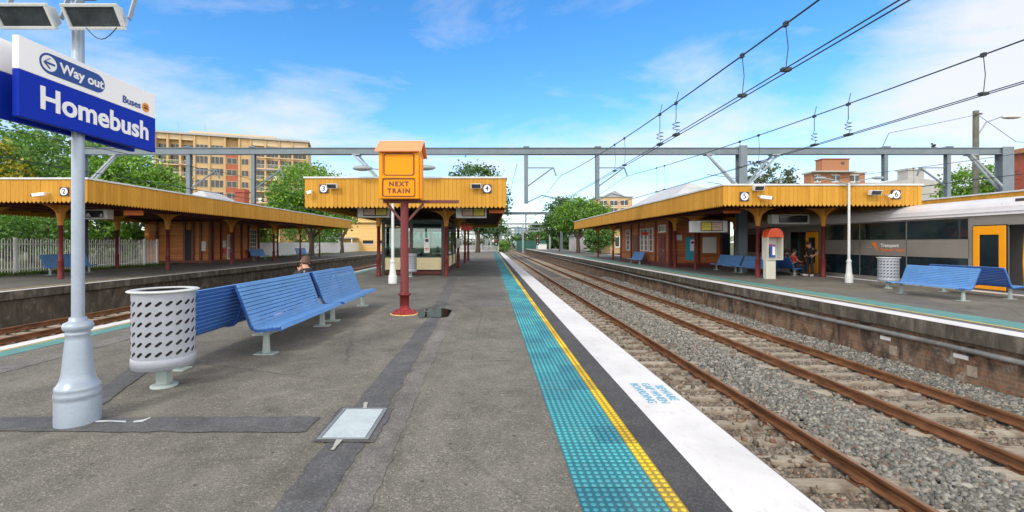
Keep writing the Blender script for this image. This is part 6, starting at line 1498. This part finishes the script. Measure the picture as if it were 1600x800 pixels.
for x in (-28.8, -24.4): cpp.box(x - 0.08, x + 0.08, 76.6, 76.8, -0.03, 2.299)
cpp.build('carport_post', M_WHITEP, yh)
for a in (-23.4, -20.6): 
    w = MB().box(a, a + 1.9, 79.93, 79.995, 1.4, 2.0).build('window', M_APTGL, yh); MB().box(a - 0.1, a + 2.0, 79.88, 79.929, 1.25, 1.39).build('frame', M_WHITEP, w)
tw = thing('tower', 'distant blue glass tower above the railway yard', 'tower', (26, 420, 0))
MB().box(24, 30, 420, 432, -1, 17).box(30.01, 35, 421, 432, -1, 15.5).build('glass_wall', M_BLUEGL, tw); MB().box(26, 28, 423, 426, 17.001, 18).build('plant_room', M_CONC, tw)

# utility pole with a street lamp
ux, uy = 42.4, 38.0
up_ = thing('utility_pole', 'weathered timber utility pole with a street lamp behind the train', 'utility pole', (ux, uy, 0))
MB().lathe([(0.24, -0.05), (0.22, 6), (0.20, 13.1)], (ux, uy, 0), 12).build('pole', M_WOODPOLE, up_)
MB().tube([(ux + 0.2, uy, 11.0), (ux + 0.9, uy, 12.1), (ux + 2.3, uy, 12.6)], 0.05, 7).build('lamp_arm', M_STEELL, up_)
h = MB(); h.ell((ux + 3.1, uy, 12.55), (0.85, 0.3, 0.16)); h.build('lamp_head', M_CAPPING, up_)
MB().box(ux - 0.3, ux + 0.3, uy - 0.26, uy - 0.2, 12.7, 12.85).build('insulator_arm', M_DKFRAME, up_)
w = MB(); w.tube([(ux - 0.2, uy, 12.7), (ux - 6, uy - 3, 11.3), (ux - 14, uy - 7, 9.4), (21.8, GY + 0.2, 6.9)], 0.02, 5); tag(w.build('service_wire', M_WIRE), 'thin service wire from the timber pole down to the gantry', 'overhead wire')
w = MB(); w.tube([(ux + 0.25, uy, 12.7), (ux + 3.5, uy, 10.4), (ux + 6, uy - 3, 9.3), (ux + 8, uy - 5.5, 8.7)], 0.02, 5); tag(w.build('service_wire', M_WIRE), 'thin service wire from the timber pole to the red brick building', 'overhead wire')
for i, (za, zb_) in enumerate(((6.0, 7.0), (5.5, 6.4))):
    w = MB(); w.tube([(13.9 + (39.9 - 13.9) * t, 28 + 4.8 * t, za + (zb_ - za) * t - 1.2 * math.sin(PI * t)) for t in np.linspace(0, 1, 12)], 0.02, 5)
    tag(w.build('service_wire', M_WIRE), ('upper', 'lower')[i] + ' sagging cable above the train between gantry and brick building', 'overhead wire')

# ------------------------------------------------------------------ light and sky
SUN_EL, SUN_AZ = R(40), R(208)     # azimuth clockwise from +y
world = bpy.data.worlds.new('World'); scene.world = world; t = NT(world)
sky = t.n('ShaderNodeTexSky', sky_type='NISHITA'); sky.sun_disc = False; sky.sun_elevation = SUN_EL; sky.sun_rotation = SUN_AZ
sky.air_density = 1.0; sky.dust_density = 0.6; sky.ozone_density = 2.0
tc = t.n('ShaderNodeTexCoord').outputs['Generated']; sx = t.n('ShaderNodeSeparateXYZ'); t.l(tc, sx.inputs[0])
zz = t.math('ADD', t.math('MAXIMUM', sx.outputs[2], 0.0), 0.16)
cv = t.n('ShaderNodeCombineXYZ'); t.l(t.math('DIVIDE', sx.outputs[0], zz), cv.inputs[0]); t.l(t.math('DIVIDE', sx.outputs[1], zz), cv.inputs[1])
mp = t.n('ShaderNodeMapping'); mp.inputs['Rotation'].default_value = (0, 0, R(24)); mp.inputs['Scale'].default_value = (0.85, 1.25, 1); mp.inputs['Location'].default_value = (3.1, 0.4, 0); t.l(cv.outputs[0], mp.inputs['Vector'])
n1 = t.noise(mp.outputs[0], 1.25, 9, 0.60, 0.35); n2 = t.noise(cv.outputs[0], 0.55, 4, 0.5)
low = t.ramp(sx.outputs[2], [(0.0, 1.0), (0.15, 0.85), (0.26, 0.48), (0.35, 0.12), (0.46, 0.0)])
def patch(dx, dy, dz, c0, c1):
    v = Vector((dx, dy, dz)).normalized(); vm = t.n('ShaderNodeVectorMath', operation='DOT_PRODUCT'); t.l(tc, vm.inputs[0]); vm.inputs[1].default_value = v
    return t.ramp(vm.outputs['Value'], [(c0, 0.0), (c1, 1.0)])
big = patch(1.22, 1, 0.42, 0.972, 0.999)
cl = t.math('ADD', t.math('MULTIPLY', n1, 0.8), t.math('MULTIPLY', n2, 0.2))
cl = t.math('ADD', cl, t.math('ADD', t.math('MULTIPLY', low, 0.225), t.math('MULTIPLY', big, 0.20)))
n3 = t.noise(cv.outputs[0], 3.2, 6, 0.58, 0.2)
mask = t.ramp(t.math('ADD', cl, t.math('MULTIPLY', t.math('SUBTRACT', n3, 0.5), 0.16)), [(0.53, 0.0), (0.66, 0.42), (0.82, 0.92)])
over = t.math('MULTIPLY', t.ramp(sx.outputs[2], [(0.50, 0.0), (0.72, 1.0)]), t.ramp(n2, [(0.30, 0.75), (0.6, 1.0)]))  # cloud added above the view to whiten the overhead fill
fill_bank = t.math('MULTIPLY', t.ramp(sx.outputs[1], [(0.30, 1.0), (0.52, 0.0)]), t.ramp(n2, [(0.25, 0.8), (0.55, 1.0)]))   # bright cloud added out of view, fill light from behind and beside
mask = t.math('MAXIMUM', t.math('MAXIMUM', mask, over), fill_bank)
hs = t.n('ShaderNodeHueSaturation'); hs.inputs['Saturation'].default_value = 1.33; hs.inputs['Value'].default_value = 1.0; t.l(sky.outputs[0], hs.inputs['Color'])
skc = t.mix(1.0, hs.outputs[0], (0.98, 1.07, 1.10, 1), 'MULTIPLY')
cc = t.mix(t.ramp(sx.outputs[2], [(0.40, 0.0), (0.7, 1.0)]), (3.85, 3.88, 4.30, 1), (3.0, 2.9, 2.8, 1))
cc = t.mix(fill_bank, cc, t.ramp(sx.outputs[2], [(0.30, (12.0, 11.5, 10.8, 1)), (0.62, (4.4, 4.2, 4.0, 1))]))
col = t.mix(mask, skc, cc)
bg = t.n('ShaderNodeBackground'); bg.inputs['Strength'].default_value = 0.15; t.l(col, bg.inputs[0])
wo = t.n('ShaderNodeOutputWorld'); t.l(bg.outputs[0], wo.inputs[0])
sl = bpy.data.lights.new('sun', 'SUN'); sl.energy = 1.15; sl.angle = R(10); sl.color = (1.0, 0.95, 0.87)
so = bpy.data.objects.new('sun', sl); COL.objects.link(so)
d = Vector((math.sin(SUN_AZ) * math.cos(SUN_EL), math.cos(SUN_AZ) * math.cos(SUN_EL), math.sin(SUN_EL)))
so.rotation_euler = d.to_track_quat('Z', 'Y').to_euler(); so.location = (0, -10, 30)
vs = scene.view_settings; vs.view_transform = 'Standard'; vs.look = 'None'; vs.exposure = 0.72; vs.gamma = 1.0; vs.use_curve_mapping = False
scene.cycles.max_bounces = 6; scene.cycles.diffuse_bounces = 4; scene.cycles.glossy_bounces = 3; scene.cycles.transparent_max_bounces = 10; scene.cycles.use_denoising = True
scene.cycles.caustics_reflective = False; scene.cycles.caustics_refractive = False
